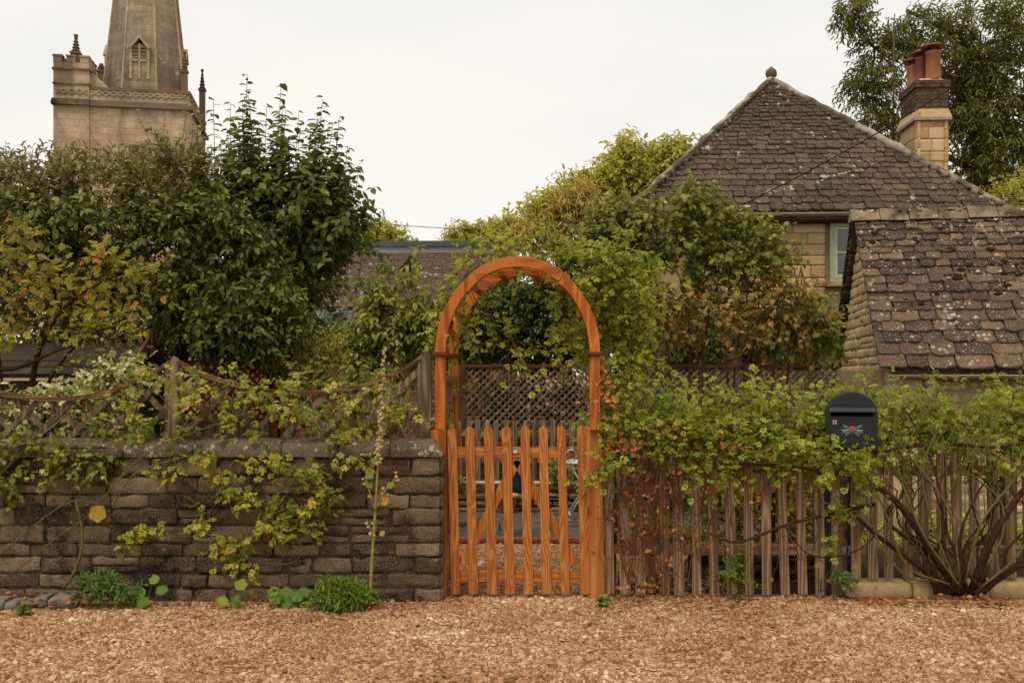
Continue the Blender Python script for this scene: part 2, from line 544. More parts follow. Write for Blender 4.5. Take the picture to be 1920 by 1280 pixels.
M['picketZ'] = wood('weathered_picket', grey, 'Z', rings=20, stretch=0.05, knots=0.4, kcol='#2a2018', rough=0.9, spec=0.1, weather=0.45, wcol='#6b4a33', bump=0.6)
M['picketX'] = wood('weathered_rail', grey, 'X', rings=9, stretch=0.05, knots=0.3, kcol='#2a2018', rough=0.9, spec=0.1, weather=0.4, wcol='#4a3a28', bump=0.5)
M['trelZ'] = wood('trellis_timber', [(0, '#3a2e22'), (0.4, '#645341'), (0.75, '#7e6b52'), (1, '#948468')], 'Z', rings=12, knots=0.2, rough=0.9, spec=0.1, weather=0.4, wcol='#4c4a32', bump=0.4)
M['trelX'] = wood('trellis_rail', [(0, '#3f2c1e'), (0.4, '#60462f'), (0.75, '#7a5c40'), (1, '#8d7155')], 'X', rings=12, knots=0.2, rough=0.9, spec=0.1, weather=0.3, wcol='#4c4a32', bump=0.4)
M['latZ'] = wood('lattice_strip', [(0, '#4a3a2c'), (0.4, '#6d5a48'), (0.75, '#86725d'), (1, '#9a8872')], 'Z', rings=8, knots=0.0, rough=0.9, spec=0.1, bump=0.2)
M['redlat'] = wood('red_brown_lattice', [(0, '#4e2c18'), (0.4, '#784626'), (0.75, '#935a34'), (1, '#a56c44')], 'Z', rings=8, knots=0.0, rough=0.85, spec=0.1, bump=0.2)
M['redlatX'] = wood('red_brown_rail', [(0, '#5a2f16'), (0.4, '#8a4b22'), (0.75, '#a25c2c'), (1, '#b06c3a')], 'X', rings=8, knots=0.0, rough=0.85, spec=0.1, bump=0.2)
M['brownX'] = wood('brown_lattice_rail', [(0, '#2c1d14'), (0.5, '#4b3424'), (1, '#624733')], 'X', rings=8, knots=0.0, rough=0.9, spec=0.1, bump=0.2)
M['brownZ'] = wood('brown_lattice_post', [(0, '#3c261a'), (0.5, '#5e4230'), (1, '#775742')], 'Z', rings=8, knots=0.0, rough=0.9, spec=0.1, bump=0.2)
M['lead'] = plain('lead_sheet', '#86878a', 0.65, 0.3, 0.0, 0.15, 3, 0.1)
M['leaddark'] = plain('dark_lead', '#55575b', 0.75, 0.2, 0.0, 0.15, 3, 0.1)
M['gutter'] = plain('sage_gutter', '#7d7a5e', 0.5, 0.4, 0, 0.15, 8, 0.05)
M['cream'] = plain('cream_pipe', '#b9ae94', 0.5, 0.4, 0, 0.15, 10, 0.05)
M['sage'] = plain('sage_window_paint', '#9aa089', 0.5, 0.4, 0, 0.08, 10, 0.05)
g = G('window_glass')
M['glass'] = g.fin((0.05, 0.065, 0.06, 1), 0.06, 0.9)
M['dark'] = plain('dark_interior', '#0d0c0b', 1.0, 0.0)
M['felt'] = stone('roof_felt', [(0, '#28241f'), (0.5, '#3d372e'), (1, '#504a3e')], 10, bump=0.5, rnd=0.6, fine=200, bdist=0.004)
M['shedgreen'] = plain('shed_green_paint', '#2d3a30', 0.7, 0.3, 0, 0.25, 14, 0.15)
M['bargered'] = plain('worn_barge_board', '#6d4330', 0.8, 0.2, 0, 0.35, 16, 0.2)
M['boxblack'] = plain('postbox_paint', '#14181b', 0.38, 0.5, 0, 0.12, 12, 0.06)
M['boxdark'] = plain('postbox_slot', '#060607', 0.8, 0.1)
M['boxhood'] = plain('postbox_hood', '#2a3033', 0.4, 0.5, 0, 0.1, 12, 0.05)
M['sticker'] = plain('lock_plate', '#b8a9a0', 0.6, 0.3)
M['stickred'] = plain('lock_mark', '#8a3a34', 0.6, 0.3)
M['emleaf'] = plain('emblem_leaf', '#4f6f60', 0.6, 0.3, 0, 0.3, 90, 0.1)
M['emrose'] = plain('emblem_rose', '#84504a', 0.6, 0.3, 0, 0.35, 120, 0.3)
M['steel'] = plain('galvanised_steel', '#9a9c9c', 0.35, 0.5, 0.8, 0.1, 20, 0.05)
M['white'] = plain('white_metal', '#c9c6be', 0.5, 0.4, 0, 0.06, 20, 0.03)
M['teal'] = plain('teal_glazed_pot', '#1f4a4c', 0.3, 0.5, 0, 0.2, 20, 0.05)
M['blue'] = plain('pale_blue_metal', '#6a8fa6', 0.5, 0.4, 0, 0.1, 20, 0.03)
M['greydoor'] = plain('slate_grey_paint', '#4c5860', 0.6, 0.3, 0, 0.12, 12, 0.05)
M['paver'] = stone('paving_slab', [(0, '#3a352e'), (0.5, '#56504a'), (1, '#6e675c')], 8, dark=0.4, bump=0.6, rnd=0.5)
M['edging'] = plain('red_brick_edging', '#7e4a38', 0.9, 0.1, 0, 0.3, 20, 0.3)
M['kerbgrey'] = stone('grey_kerb_stone', [(0, '#4f4a44'), (0.5, '#716b63'), (1, '#938b80')], 14, bump=0.9, rnd=0.4, fine=60, speck=0.6)
M['wire'] = plain('black_cable', '#151413', 0.7, 0.2)
M['bark'] = plain('brown_bark', '#3b2a1f', 0.95, 0.1, 0, 0.5, 40, 0.7)
M['barkgrey'] = plain('grey_bark', '#54473a', 0.95, 0.1, 0, 0.4, 30, 0.6)
M['cane'] = plain('red_brown_cane', '#3f2a1e', 0.9, 0.12, 0, 0.6, 45, 0.9)
M['greencane'] = plain('green_cane', '#5d5a2a', 0.7, 0.25, 0, 0.35, 30, 0.3)
M['twig'] = plain('twig', '#6a4a30', 0.95, 0.1, 0, 0.4, 30, 0.3)
M['deadtwig'] = plain('dead_twig', '#6a4630', 0.95, 0.1, 0, 0.4, 30, 0.3)
M['moss'] = plain('roof_moss', '#382613', 1.0, 0.02, 0, 0.7, 60, 0.9)
M['stalk'] = plain('hollyhock_stalk', '#8c8448', 0.8, 0.2, 0, 0.25, 30, 0.2)
M['pod'] = plain('seed_pod', '#b59a6c', 0.95, 0.1, 0, 0.35, 60, 0.4)
M['feather'] = plain('pigeon_feather', '#6d6663', 0.8, 0.2, 0, 0.25, 40, 0.2)
M['featherwhite'] = plain('pigeon_neck_patch', '#c9c5c0', 0.8, 0.2)
M['beak'] = plain('pigeon_beak', '#b27a55', 0.6, 0.3)

M['Lever'] = leafm('evergreen_leaf', [(0, '#20280f'), (0.3, '#364018'), (0.6, '#505b26'), (0.85, '#6d7738'), (1, '#949150')], 0.52, 0.22, 0.18, gain=1.50)
M['Lsilver'] = leafm('silver_olive_leaf', [(0, '#454a2c'), (0.35, '#666845'), (0.65, '#84825a'), (0.9, '#9f9870'), (1, '#ad8d5c')], 0.5, 0.35, 0.25)
M['Lshoot'] = leafm('shoot_leaf', [(0, '#29320f'), (0.35, '#414d1d'), (0.65, '#5a662a'), (0.9, '#767d38'), (1, '#908240')], 0.52, 0.22, 0.28, gain=1.40)
M['Lrose'] = leafm('rose_leaf', [(0, '#4c611d'), (0.3, '#72852a'), (0.6, '#8d9a36'), (0.85, '#a6ac45'), (0.95, '#bcae4a'), (1, '#c08a3e')], 0.5, 0.35, 0.42, gain=1.15)
M['Lrosewall'] = leafm('wall_rose_leaf', [(0, '#42531d'), (0.3, '#647529'), (0.6, '#8a9036'), (0.8, '#a9a042'), (0.93, '#b59a42'), (1, '#a96c32')], 0.5, 0.35, 0.36)
M['Lorange'] = leafm('turning_leaf', [(0, '#4b561d'), (0.4, '#727728'), (0.65, '#8f8832'), (0.8, '#a17a30'), (0.92, '#a3652f'), (1, '#8c4b2a')], 0.55, 0.3, 0.36)
M['Lvarieg'] = leafm('variegated_leaf', [(0, '#4d6033'), (0.4, '#6d7d49'), (0.8, '#97a06a'), (1, '#c2bd8e')], 0.5, 0.35, 0.25, edge='#d5cfa0', gain=1.30)
M['Lpear'] = leafm('pear_leaf', [(0, '#3b471a'), (0.35, '#5a6828'), (0.65, '#7b8536'), (0.9, '#999a44'), (1, '#ab8a38')], 0.45, 0.4, 0.34)
M['Lyellow'] = leafm('yellow_green_leaf', [(0, '#6a7630'), (0.35, '#8d9744'), (0.65, '#a8ab58'), (0.9, '#bfb870'), (1, '#c0aa72')], 0.6, 0.25, 0.4)
M['Ltan'] = leafm('straw_leaf', [(0, '#7c7440'), (0.5, '#a59a60'), (1, '#c2b585')], 0.7, 0.2, 0.3)
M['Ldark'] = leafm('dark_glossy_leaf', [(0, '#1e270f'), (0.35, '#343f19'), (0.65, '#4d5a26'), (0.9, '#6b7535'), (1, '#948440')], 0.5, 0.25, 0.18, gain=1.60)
M['Lvib'] = leafm('lobed_green_leaf', [(0, '#3c491b'), (0.35, '#596826'), (0.65, '#7a8433'), (0.88, '#969640'), (1, '#9a7840')], 0.5, 0.35, 0.34)
M['Lvibred'] = leafm('lobed_bronze_leaf', [(0, '#464c22'), (0.35, '#6b672e'), (0.6, '#857038'), (0.82, '#8f653e'), (1, '#864533')], 0.55, 0.3, 0.34)
M['Lwillow'] = leafm('narrow_leaf', [(0, '#303a1b'), (0.35, '#4a5629'), (0.65, '#667039'), (0.9, '#80864a'), (1, '#98965c')], 0.6, 0.2, 0.3)
M['Lweed'] = leafm('fresh_weed_leaf', [(0, '#3a521d'), (0.4, '#56742c'), (0.8, '#728e3b'), (1, '#8c9c4a')], 0.55, 0.3, 0.3)
M['Lweedblue'] = leafm('blue_green_weed_leaf', [(0, '#3a5236'), (0.5, '#587448'), (1, '#7d9060')], 0.6, 0.25, 0.3)
M['Lmallow'] = leafm('mallow_leaf', [(0, '#44681f'), (0.5, '#688c2c'), (0.85, '#93a83c'), (1, '#b4b046')], 0.6, 0.25, 0.3, gain=.85, spots=.5)
M['Lyellowleaf'] = leafm('yellowing_leaf', [(0, '#a09a3a'), (0.5, '#bda94a'), (1, '#b3703a')], 0.6, 0.25, 0.3, gain=.8, spots=.7)
M['Ldead'] = leafm('dead_leaf', [(0, '#54331f'), (0.35, '#7d4d30'), (0.7, '#9c6c49'), (1, '#b98e68')], 0.8, 0.15, 0.2)

# ------------------------------------------------------------------ leaves and plants
OVAL = (np.array([(0, 0, 0), (.5, 0, -.02), (1, 0, -.10), (.26, .5, .06), (.70, .43, .04), (.26, -.5, .06), (.70, -.43, .04)]),
        [(0, 1, 3), (1, 4, 3), (1, 2, 4), (0, 5, 1), (1, 5, 6), (1, 6, 2)])


def fan(pts):
    v = [(0.02, 0, 0)] + [(x, y, z) for x, y, z in pts]
    n = len(pts)
    return np.array(v, dtype=float), [(0, i, i + 1) for i in range(1, n)]


LOBED = fan([(-.05, -.06, 0), (.1, -.5, .03), (.3, -.3, .02), (.62, -.46, -.02), (.62, -.16, 0), (1.0, 0, -.12), (.62, .16, 0), (.62, .46, -.02), (.3, .3, .02), (.1, .5, .03), (-.05, .06, 0)])
_pp = [(-.02, -.03, 0)]
for _i in range(25):
    _t = -2.8 + 5.6 * _i / 24
    _r = 0.5 * (1 + 0.09 * math.cos(_t * 5.6))
    _pp.append((0.42 + _r * math.cos(_t), _r * math.sin(_t), 0.05 + 0.05 * math.cos(_t * 5.6) + 0.05 * math.sin(_t * 2 + 1)))
_pp.append((-.02, .03, 0))
ROUND = fan(_pp)
DIVIDED = None


def leaf_obj(name, parent, mat, leaves, shape=OVAL, wr=0.5, kind=None, rim=False):
    pos, d, n, L, rn = leaves
    T, tri = shape
    d = nrm(d)
    s = nrm(np.cross(n, d))
    n2 = np.cross(d, s)
    N, k = len(pos), len(T)
    wj = wr * RNG.uniform(0.85, 1.15, (N, 1, 1))
    curl = RNG.uniform(0.3, 2.4, (N, 1, 1))
    V = pos[:, None, :] + L[:, None, None] * (T[None, :, 0:1] * d[:, None, :] + T[None, :, 1:2] * wj * s[:, None, :] + T[None, :, 2:3] * curl * n2[:, None, :])
    tri = np.array(tri)
    TT = (np.arange(N)[:, None, None] * k + tri[None]).reshape(-1, 3)
    attrs = {'rnd': np.repeat(rn, len(tri))}
    if rim:
        attrs['rim'] = np.tile(np.array([1.0, 0.25, 1.0, 1.0, 0.25, 1.0][:len(tri)]), N) * np.repeat((RNG.random(N) > 0.2).astype(float), len(tri))
    o = np_mesh(name, V.reshape(-1, 3), None, TT, mat, attrs, False, parent)
    if kind:
        o['kind'] = kind
    return o


def tubes_np(pts, r0, r1, m=3):
    """pts (N,K,3) polylines -> vertices and quads of thin tubes"""
    N, K, _ = pts.shape
    t = np.gradient(pts, axis=1)
    t = nrm(t)
    ref = np.array([0.31, 0.87, 0.37])
    a = nrm(np.cross(t, ref))
    b = np.cross(t, a)
    rad = r0[:, None] + (r1 - r0)[:, None] * np.linspace(0, 1, K)[None]
    ang = 2 * np.pi * np.arange(m) / m
    V = pts[:, :, None, :] + rad[:, :, None, None] * (a[:, :, None, :] * np.cos(ang)[None, None, :, None] + b[:, :, None, :] * np.sin(ang)[None, None, :, None])
    V = V.reshape(-1, 3)
    i, kk, j = np.meshgrid(np.arange(N), np.arange(K - 1), np.arange(m), indexing='ij')
    j2 = (j + 1) % m
    base = (i * K + kk) * m
    Q = np.stack([base + j, base + j2, base + m + j2, base + m + j], -1).reshape(-1, 4)
    return V, Q


def sprays(base, dirs, L, k, leafL, angle=55, droop=0.15, ldroop=0.25, t0=0.15, tw=0.6, bias=0.0, flat=0.35):
    """leafy twigs: returns the twig polylines and the leaf arrays"""
    N = len(base)
    dirs = nrm(dirs)
    ts = np.linspace(0, 1, 4)
    down = np.array([0, 0, -1.0])
    pts = base[:, None, :] + L[:, None, None] * (dirs[:, None, :] * ts[None, :, None] + down * droop * (ts ** 2)[None, :, None])
    t = np.linspace(t0, 1.0, k)[None, :] + RNG.uniform(-0.03, 0.03, (N, k))
    pos = base[:, None, :] + L[:, None, None] * (dirs[:, None, :] * t[:, :, None] + down * droop * (t ** 2)[:, :, None])
    tan = nrm(dirs[:, None, :] + down * (2 * droop * t)[:, :, None])
    ref = nrm(RNG.normal(size=(N, 1, 3)))
    a = nrm(np.cross(tan, ref))
    b = np.cross(tan, a)
    az = (np.arange(k)[None, :] * 2.4 + RNG.uniform(-0.5, 0.5, (N, k)))[:, :, None]
    rad = a * np.cos(az) + b * np.sin(az)
    A = np.radians(angle + RNG.uniform(-18, 18, (N, k)))[:, :, None]
    d = tan * np.cos(A) + rad * np.sin(A) + down * ldroop
    d = nrm(d)
    up = np.array([0, -0.35, 0.9]) + RNG.normal(size=(N, k, 3)) * flat + rad * 0.25
    n = nrm(up - d * np.sum(up * d, -1, keepdims=True))
    LL = RNG.uniform(leafL[0], leafL[1], (N, k)) * (1 - 0.25 * np.abs(t - 0.55))
    rn = np.clip(RNG.random((N, 1)) * 0.5 + RNG.random((N, k)) * 0.5 + bias, 0, 1)
    return pts, (pos.reshape(-1, 3), d.reshape(-1, 3), n.reshape(-1, 3), LL.ravel(), rn.ravel())


def compound(leaves, nl=5, frac=0.42):
    """each leaf becomes a pinnate leaf of nl leaflets"""
    pos, d, n, L, rn = leaves
    d = nrm(d)
    s = nrm(np.cross(n, d))
    pairs = (nl - 1) // 2
    out = [[], [], [], [], []]

    def put(p, dd, LL):
        out[0].append(p)
        out[1].append(dd)
        out[2].append(n + RNG.normal(size=n.shape) * 0.22)
        out[3].append(LL)
        out[4].append(np.clip(rn + RNG.uniform(-.12, .12, len(rn)), 0, 1))
    Lc = L[:, None]
    put(pos + d * Lc * (1 - frac), d, L * frac * 1.1)
    for i in range(pairs):
        q = 0.30 + 0.32 * i / max(1, pairs - 1) if pairs > 1 else 0.45
        for sg in (-1, 1):
            put(pos + d * Lc * q, d * 0.55 + s * sg * 0.85, L * frac * RNG.uniform(.8, 1.0, len(L)))
    return tuple(np.concatenate(o) for o in out)


def cat_leaves(ls):
    return tuple(np.concatenate([l[i] for l in ls]) for i in range(5))


def lobe_points(lb, n, inner=0.45, up=0.35, sl=0.3):
    """n twig starts spread through an ellipsoid given in photo pixels at depth Y"""
    px, py, rx, ry, Y, rY = lb[:6]
    c = np.array(P(px, py, Y))
    r = np.array([rx / F * Y, rY, ry / F * Y])
    r = np.maximum(r - 0.62 * sl, r * 0.35)
    u = nrm(RNG.normal(size=(n, 3)))
    u[:, 1] -= 0.35 * RNG.random(n)
    u = nrm(u)
    rr = RNG.uniform(inner, 0.92, (n, 1)) ** 0.8
    base = c + u * rr * r
    d = nrm(u * np.array([1, .8, 1]) + np.array([0, -0.15, up]) + RNG.normal(size=(n, 3)) * 0.35)
    return base, d, c


def plant(name, label, cat, groups, loc, trunk=(), trunkmat='bark', twigmat='twig', group=None, limbs=True, twr=0.004, limb_r=0.02, stem_name='trunk', crown_name='crown'):
    """groups: list of dicts, each one crown mesh with its own leaf material and lobes"""
    root = thing(name, label, cat, loc, 0, group)
    allt, cents = [], []
    for gi, gd in enumerate(groups):
        ls = []
        for lb in gd['lobes']:
            n = int(lb[6] * gd.get('dens', 1.0))
            sl_ = gd.get('L', (0.2, 0.35))
            b, d, c = lobe_points(lb, n, gd.get('inner', 0.45), gd.get('up', 0.35), sum(sl_) / 2 + gd.get('leaf', (.06, .1))[1] * .5)
            cents.append(c)
            pts, lv = sprays(b, d, RNG.uniform(sl_[0], sl_[1], n), gd.get('k', 9), gd.get('leaf', (.06, .1)), gd.get('angle', 55), gd.get('droop', .15), gd.get('ldroop', .25), bias=gd.get('bias', 0.0), flat=gd.get('flat', .35))
            allt.append(pts)
            ls.append(lv)
        lv = cat_leaves(ls)
        if gd.get('compound'):
            lv = compound(lv, gd['compound'], gd.get('frac', 0.42))
        leaf_obj(gd.get('name', crown_name), root, M[gd['mat']], lv, gd.get('shape', OVAL), gd.get('wr', .5), rim=gd.get('rim', False))
    T = np.concatenate(allt)
    V, Q = tubes_np(T, np.full(len(T), twr), np.full(len(T), twr * 0.4))
    np_mesh('twigs', V, Q, None, M[twigmat], None, True, root)['kind'] = 'stuff'
    mb = MB()
    for pl in trunk:
        pts = [P(a, b, c) for a, b, c, r in pl]
        mb.tube(smooth_line(pts, 4), smooth_val([q[3] for q in pl], 4), 7)
    if limbs and trunk:
        tops = [P(*pl[-1][:3]) for pl in trunk]
        for c in cents:
            c = Vector(c)
            t = min(tops, key=lambda q: (q - c).length)
            mid = (t + c) / 2 + Vector((random.uniform(-.1, .1), random.uniform(-.1, .1), -0.08)) * (c - t).length
            mb.tube(smooth_line([t, mid, c], 4), smooth_val([limb_r, limb_r * .7, limb_r * .3], 4), 5)
    if mb.v:
        mb.build(stem_name, M[trunkmat], root, True)
    return root


def smooth_line(pts, k=4):
    """Catmull-Rom through the points"""
    pts = [Vector(p) for p in pts]
    if len(pts) < 3:
        return pts
    out = []
    q = [pts[0] * 2 - pts[1]] + pts + [pts[-1] * 2 - pts[-2]]
    for i in range(1, len(q) - 2):
        a, b, c, d = q[i - 1], q[i], q[i + 1], q[i + 2]
        for j in range(k):
            t = j / k
            out.append(0.5 * ((2 * b) + (c - a) * t + (2 * a - 5 * b + 4 * c - d) * t * t + (3 * b - a - 3 * c + d) * t ** 3))
    out.append(pts[-1])
    return out


def smooth_val(vals, k=4):
    if len(vals) < 3:
        return list(vals)
    out = []
    for i in range(len(vals) - 1):
        for j in range(k):
            out.append(vals[i] + (vals[i + 1] - vals[i]) * j / k)
    return out + [vals[-1]]


# ------------------------------------------------------------------ stones and slates
def ease(t):
    return 0.35 * t + 0.65 * (0.5 - 0.5 * math.cos(math.pi * t))


def stone_mesh(wd, ht, dp, mat, nx=7, nz=5, rough=0.012, rnd=0.02):
    """one rough block: x 0..wd, z 0..ht, face at y = 0, body going back to dp"""
    sx, sy = random.uniform(0, 99), random.uniform(0, 99)
    vs, fs = [], []
    cut = [random.uniform(0.0, 0.16) * min(wd, ht) * min(1, rough / .012) for _ in range(4)]
    for j in range(nz):
        for i in range(nx):
            u, v = ease(i / (nx - 1)), ease(j / (nz - 1))
            eu = 0.5 - 0.5 * math.cos(math.pi * u) if False else u
            x, z = wd * u, ht * v
            m = max(abs(2 * u - 1), abs(2 * v - 1))
            y = rnd * (max(0, abs(2 * u - 1) - .66) ** 2 * 5 + max(0, abs(2 * v - 1) - .6) ** 2 * 4)
            nv = noise.noise(Vector((sx + x * 9, sy, z * 9))) + 0.5 * noise.noise(Vector((sx + x * 26, sy + 3, z * 26)))
            y -= rough * nv
            if i in (0, nx - 1) or j in (0, nz - 1):
                jx = noise.noise(Vector((sx + 7 + x * 12, z * 12, sy))) * rough * 0.8
                jz = noise.noise(Vector((sx + 17 + x * 12, z * 12, sy))) * rough * 0.8
                x += jx
                z += jz
            for (cu, cv, q) in ((0, 0, 0), (1, 0, 1), (0, 1, 2), (1, 1, 3)):
                if abs(u - cu) < .01 and abs(v - cv) < .01:
                    x += (cut[q]) * (1 if cu == 0 else -1)
                    z += (cut[q]) * (1 if cv == 0 else -1) * 0.6
            vs.append((x, y, z))
    for j in range(nz - 1):
        for i in range(nx - 1):
            a = j * nx + i
            fs.append((a, a + 1, a + nx + 1, a + nx))
    ring = [i for i in range(nx)] + [j * nx + nx - 1 for j in range(1, nz)] + [(nz - 1) * nx + i for i in range(nx - 2, -1, -1)] + [j * nx for j in range(nz - 2, 0, -1)]
    o = len(vs)
    for r in ring:
        x, y, z = vs[r]
        vs.append((x, dp, z))
    n = len(ring)
    for i in range(n):
        q = (i + 1) % n
        fs.append((ring[q], ring[i], o + i, o + q))
    me = bpy.data.meshes.new('stone')
    me.from_pydata(vs, [], fs)
    nf = (nx - 1) * (nz - 1)
    me.polygons.foreach_set('use_smooth', [i < nf for i in range(len(me.polygons))])
    me.materials.append(mat)
    return me


def courses(parent, Mx, x0, x1, z0, z1, hr, wr_, mat, dp=0.12, gap=0.012, nx=5, nz=4, rough=0.01, name='stone', clip=None, proud=0.012, out=None):
    """coursed rubble on the plane Mx (x right, z up, -y out); clip(z) -> (xa, xb)"""
    z = z0
    n = 0
    while z < z1 - 0.02:
        h = random.uniform(*hr)
        if z1 - (z + h) < hr[0] * 0.7:
            h = z1 - z
        a, b = (x0, x1) if clip is None else clip(z + h * 0.6)
        x = a
        while x < b - 0.03:
            w_ = random.uniform(*wr_)
            if b - (x + w_) < wr_[0] * 0.6:
                w_ = b - x
            parts = [(z, h)]
            if h > hr[1] * 0.8 and random.random() < 0.22:
                k = random.uniform(.4, .6)
                parts = [(z, h * k), (z + h * k, h * (1 - k))]
            for zz, hh in parts:
                me = stone_mesh(max(w_ - gap, .02), max(hh - gap, .02), dp, mat, nx, nz, rough, rnd=min(0.02, rough * 1.6) if rough > .004 else .0012)
                o = link(name, me, parent, Mx @ Matrix.Translation((x + gap / 2, -random.uniform(0, proud), zz + gap / 2)) @ Matrix.Rotation(random.uniform(-.012, .012), 4, 'Y'))
                n += 1
            x += w_
        z += h
    return n


TILES = []


def tile_variants(mat, n=10):
    out = []
    for i in range(n):
        c0, c1 = random.uniform(.03, .18), random.uniform(.03, .18)
        poly = [(0.0, c0), (random.uniform(.05, .12), random.uniform(0, .06)), (.33, random.uniform(-.05, .05)), (.66, random.uniform(-.05, .05)), (random.uniform(.88, .95), random.uniform(0, .06)), (1.0, c1), (random.uniform(.97, 1), 1.0), (random.uniform(0, .03), 1.0)]
        mb = MB()
        k = len(poly)
        ins = 0.03
        top = [(min(max(x, ins), 1 - ins), y + (0.03 if y < .5 else 0), 1.0 + random.uniform(-.25, .25)) for x, y in poly]
        vs = [(x, y, 0) for x, y in poly] + [(x, y, .75) for x, y in poly] + top
        fs = [tuple(range(k - 1, -1, -1)), tuple(range(2 * k, 3 * k))]
        for r in range(2):
            for a in range(k):
                b = (a + 1) % k
                fs.append((r * k + a, r * k + b, (r + 1) * k + b, (r + 1) * k + a))
        mb.add(vs, fs)
        out.append(mb.mesh('roof_tile', mat))
    return out


def slate_roof(parent, Mx, vmax, umin, umax, e, wd, th, variants, name='roof_tile', joined=None, mat=None, jit=0.02):
    v = 0.0
    cnt = 0
    mbj = MB()
    while v < vmax - e[1] * 0.4:
        f = v / vmax
        ee = (e[0] + (e[1] - e[0]) * f) * random.uniform(.93, 1.07)
        a, b = umin(v + ee * .5), umax(v + ee * .5)
        u = a - random.uniform(0, .4) * wd[0]
        while u < b:
            w_ = (wd[0] + (wd[1] - wd[0]) * f) * random.uniform(.68, 1.4)
            u0, u1 = max(u, a), min(u + w_, b)
            if b - u1 < .05:
                u1 = b
            if u1 - u0 > .03:
                ln = ee * 1.75
                t_ = th * random.uniform(.75, 1.35)
                tilt = -math.atan2(th * 1.35, ln) + random.uniform(-jit, jit)
                X = Mx @ Matrix.Translation((u0 + .004, v + random.uniform(-.012, .012) * ee / .12, th * 1.35 + random.uniform(0, .006))) @ Matrix.Rotation(tilt, 4, 'X') @ Matrix.Rotation(random.uniform(-jit, jit), 4, 'Z') @ Matrix.Diagonal((u1 - u0 - .008, ln, t_, 1))
                me = random.choice(variants)
                if joined or cnt >= 300:
                    mbj.add([X @ vv.co for vv in me.vertices], [tuple(p.vertices) for p in me.polygons])
                else:
                    link(name, me, parent, X)
                cnt += 1
            u = u1 if u1 == b else u + w_
        v += ee
    if mbj.v:
        o = mbj.build(joined or 'upper_tiles', mat or variants[0].materials[0], parent, local=True)
        o['kind'] = 'stuff'
    return cnt


def frame(o, x, y):
    """matrix with the given origin, x axis and y axis"""
    o, x, y = Vector(o), Vector(x).normalized(), Vector(y).normalized()
    n = x.cross(y).normalized()
    y = n.cross(x)
    return Matrix(((x.x, y.x, n.x, o.x), (x.y, y.y, n.y, o.y), (x.z, y.z, n.z, o.z), (0, 0, 0, 1)))


# ================================================================== THE SETTING
gr = MB().add([(-900, -60, 0), (900, -60, 0), (900, 1500, 0), (-900, 1500, 0)], [(0, 1, 2, 3)]).build('ground', M['gravel'])
tag(gr, kind='structure')

# loose stone chippings on the drive and on the path behind the gate
def pebbles(name, n, xr, yr, z, label, rr=(.0042, .0088)):
    pos = np.stack([RNG.uniform(*xr, n), RNG.uniform(*yr, n), np.full(n, z)], 1)
    r = RNG.uniform(*rr, n) * (1 + 0.7 * (RNG.random(n) > .93))
    T = np.array([(-1, -1, -.6), (1, -1, -.6), (1, 1, -.6), (-1, 1, -.6), (-.75, -.75, .75), (.75, -.75, .75), (.75, .75, .75), (-.75, .75, .75)])
    V = T[None] + RNG.uniform(-.28, .28, (n, 8, 3))
    sc = np.stack([RNG.uniform(.7, 1.4, n), RNG.uniform(.7, 1.4, n), RNG.uniform(.5, .95, n)], 1) * r[:, None]
    V = V * sc[:, None, :]
    a = RNG.uniform(0, 6.28, n)
    b = RNG.normal(0, .35, n)
    ca, sa, cb, sb = np.cos(a)[:, None], np.sin(a)[:, None], np.cos(b)[:, None], np.sin(b)[:, None]
    x, y, zz = V[..., 0], V[..., 1], V[..., 2]
    x, zz = x * cb + zz * sb, -x * sb + zz * cb
    x, y = x * ca - y * sa, x * sa + y * ca
    V = np.stack([x, y, zz], -1) + pos[:, None, :]
    V[..., 2] += (r * 0.35)[:, None]
    q = np.array([(4, 5, 6, 7), (0, 1, 5, 4), (1, 2, 6, 5), (2, 3, 7, 6), (3, 0, 4, 7)])
    Q = (np.arange(n)[:, None, None] * 8 + q[None]).reshape(-1, 4)
    o = np_mesh(name, V.reshape(-1, 3), Q, None, M['pebble'], {'rnd': np.repeat(RNG.random(n), 5)}, True)
    return tag(o, label, 'gravel', kind='stuff')


pebbles('gravel', 104000, (-4.1, 4.1), (4.6, 7.2), 0.0, 'loose golden brown stone chippings covering the drive in front')
tag(pebbles('gravel', 900, (-4.1, 4.1), (4.7, 7.15), 0.004, 'scattered larger pale stones lying among the drive chippings', (.009, .015)), None)
pebbles('gravel', 13000, (-1.1, 1.6), (7.2, 9.45), 0.0, 'golden chippings on the garden path behind the gate')

bed = MB().add([(-9, 7.45, .006), (-.62, 7.45, .006), (-.62, 12, .006), (-9, 12, .006)], [(0, 1, 2, 3)])
bed.add([(.72, 7.3, .006), (9, 7.3, .006), (9, 12, .006), (1.7, 12, .006), (1.7, 9, .006)], [(0, 1, 2, 3, 4)])
tag(bed.build('garden_soil', M['soil']), kind='structure')

# paved terrace behind the path: slabs with recessed joints, brick edging
pav = MB().box(-1.9, 2.6, 9.5, 11.45, 0.0, 0.012).build('terrace', M['soil'])
tag(pav, kind='structure')
FRM[pav] = Matrix.Identity(4)
for r in range(4):
    y = 9.62 + r * .46
    x = -1.9 - random.uniform(0, .3)
    while x < 2.5:
        wd = random.uniform(.4, .75)
        link('paving_slab', MB().box(x + .008, x + wd - .008, y + .008, y + .452, .004, .034 + random.uniform(0, .008)).mesh('paving_slab', M['paver'], False, .004), pav)
        x += wd
x = -1.9
while x < 2.6:
    link('edging_brick', MB().box(x + .004, x + .211, 9.5, 9.605, .004, .045 + random.uniform(0, .01)).mesh('edging_brick', M['edging'], False, .005), pav)
    x += .215
# raised back garden
rb = MB().box(-9, 9, 11.75, 30, -.2, .22).build('raised_garden_bed', M['soil'])
tag(rb, kind='structure')

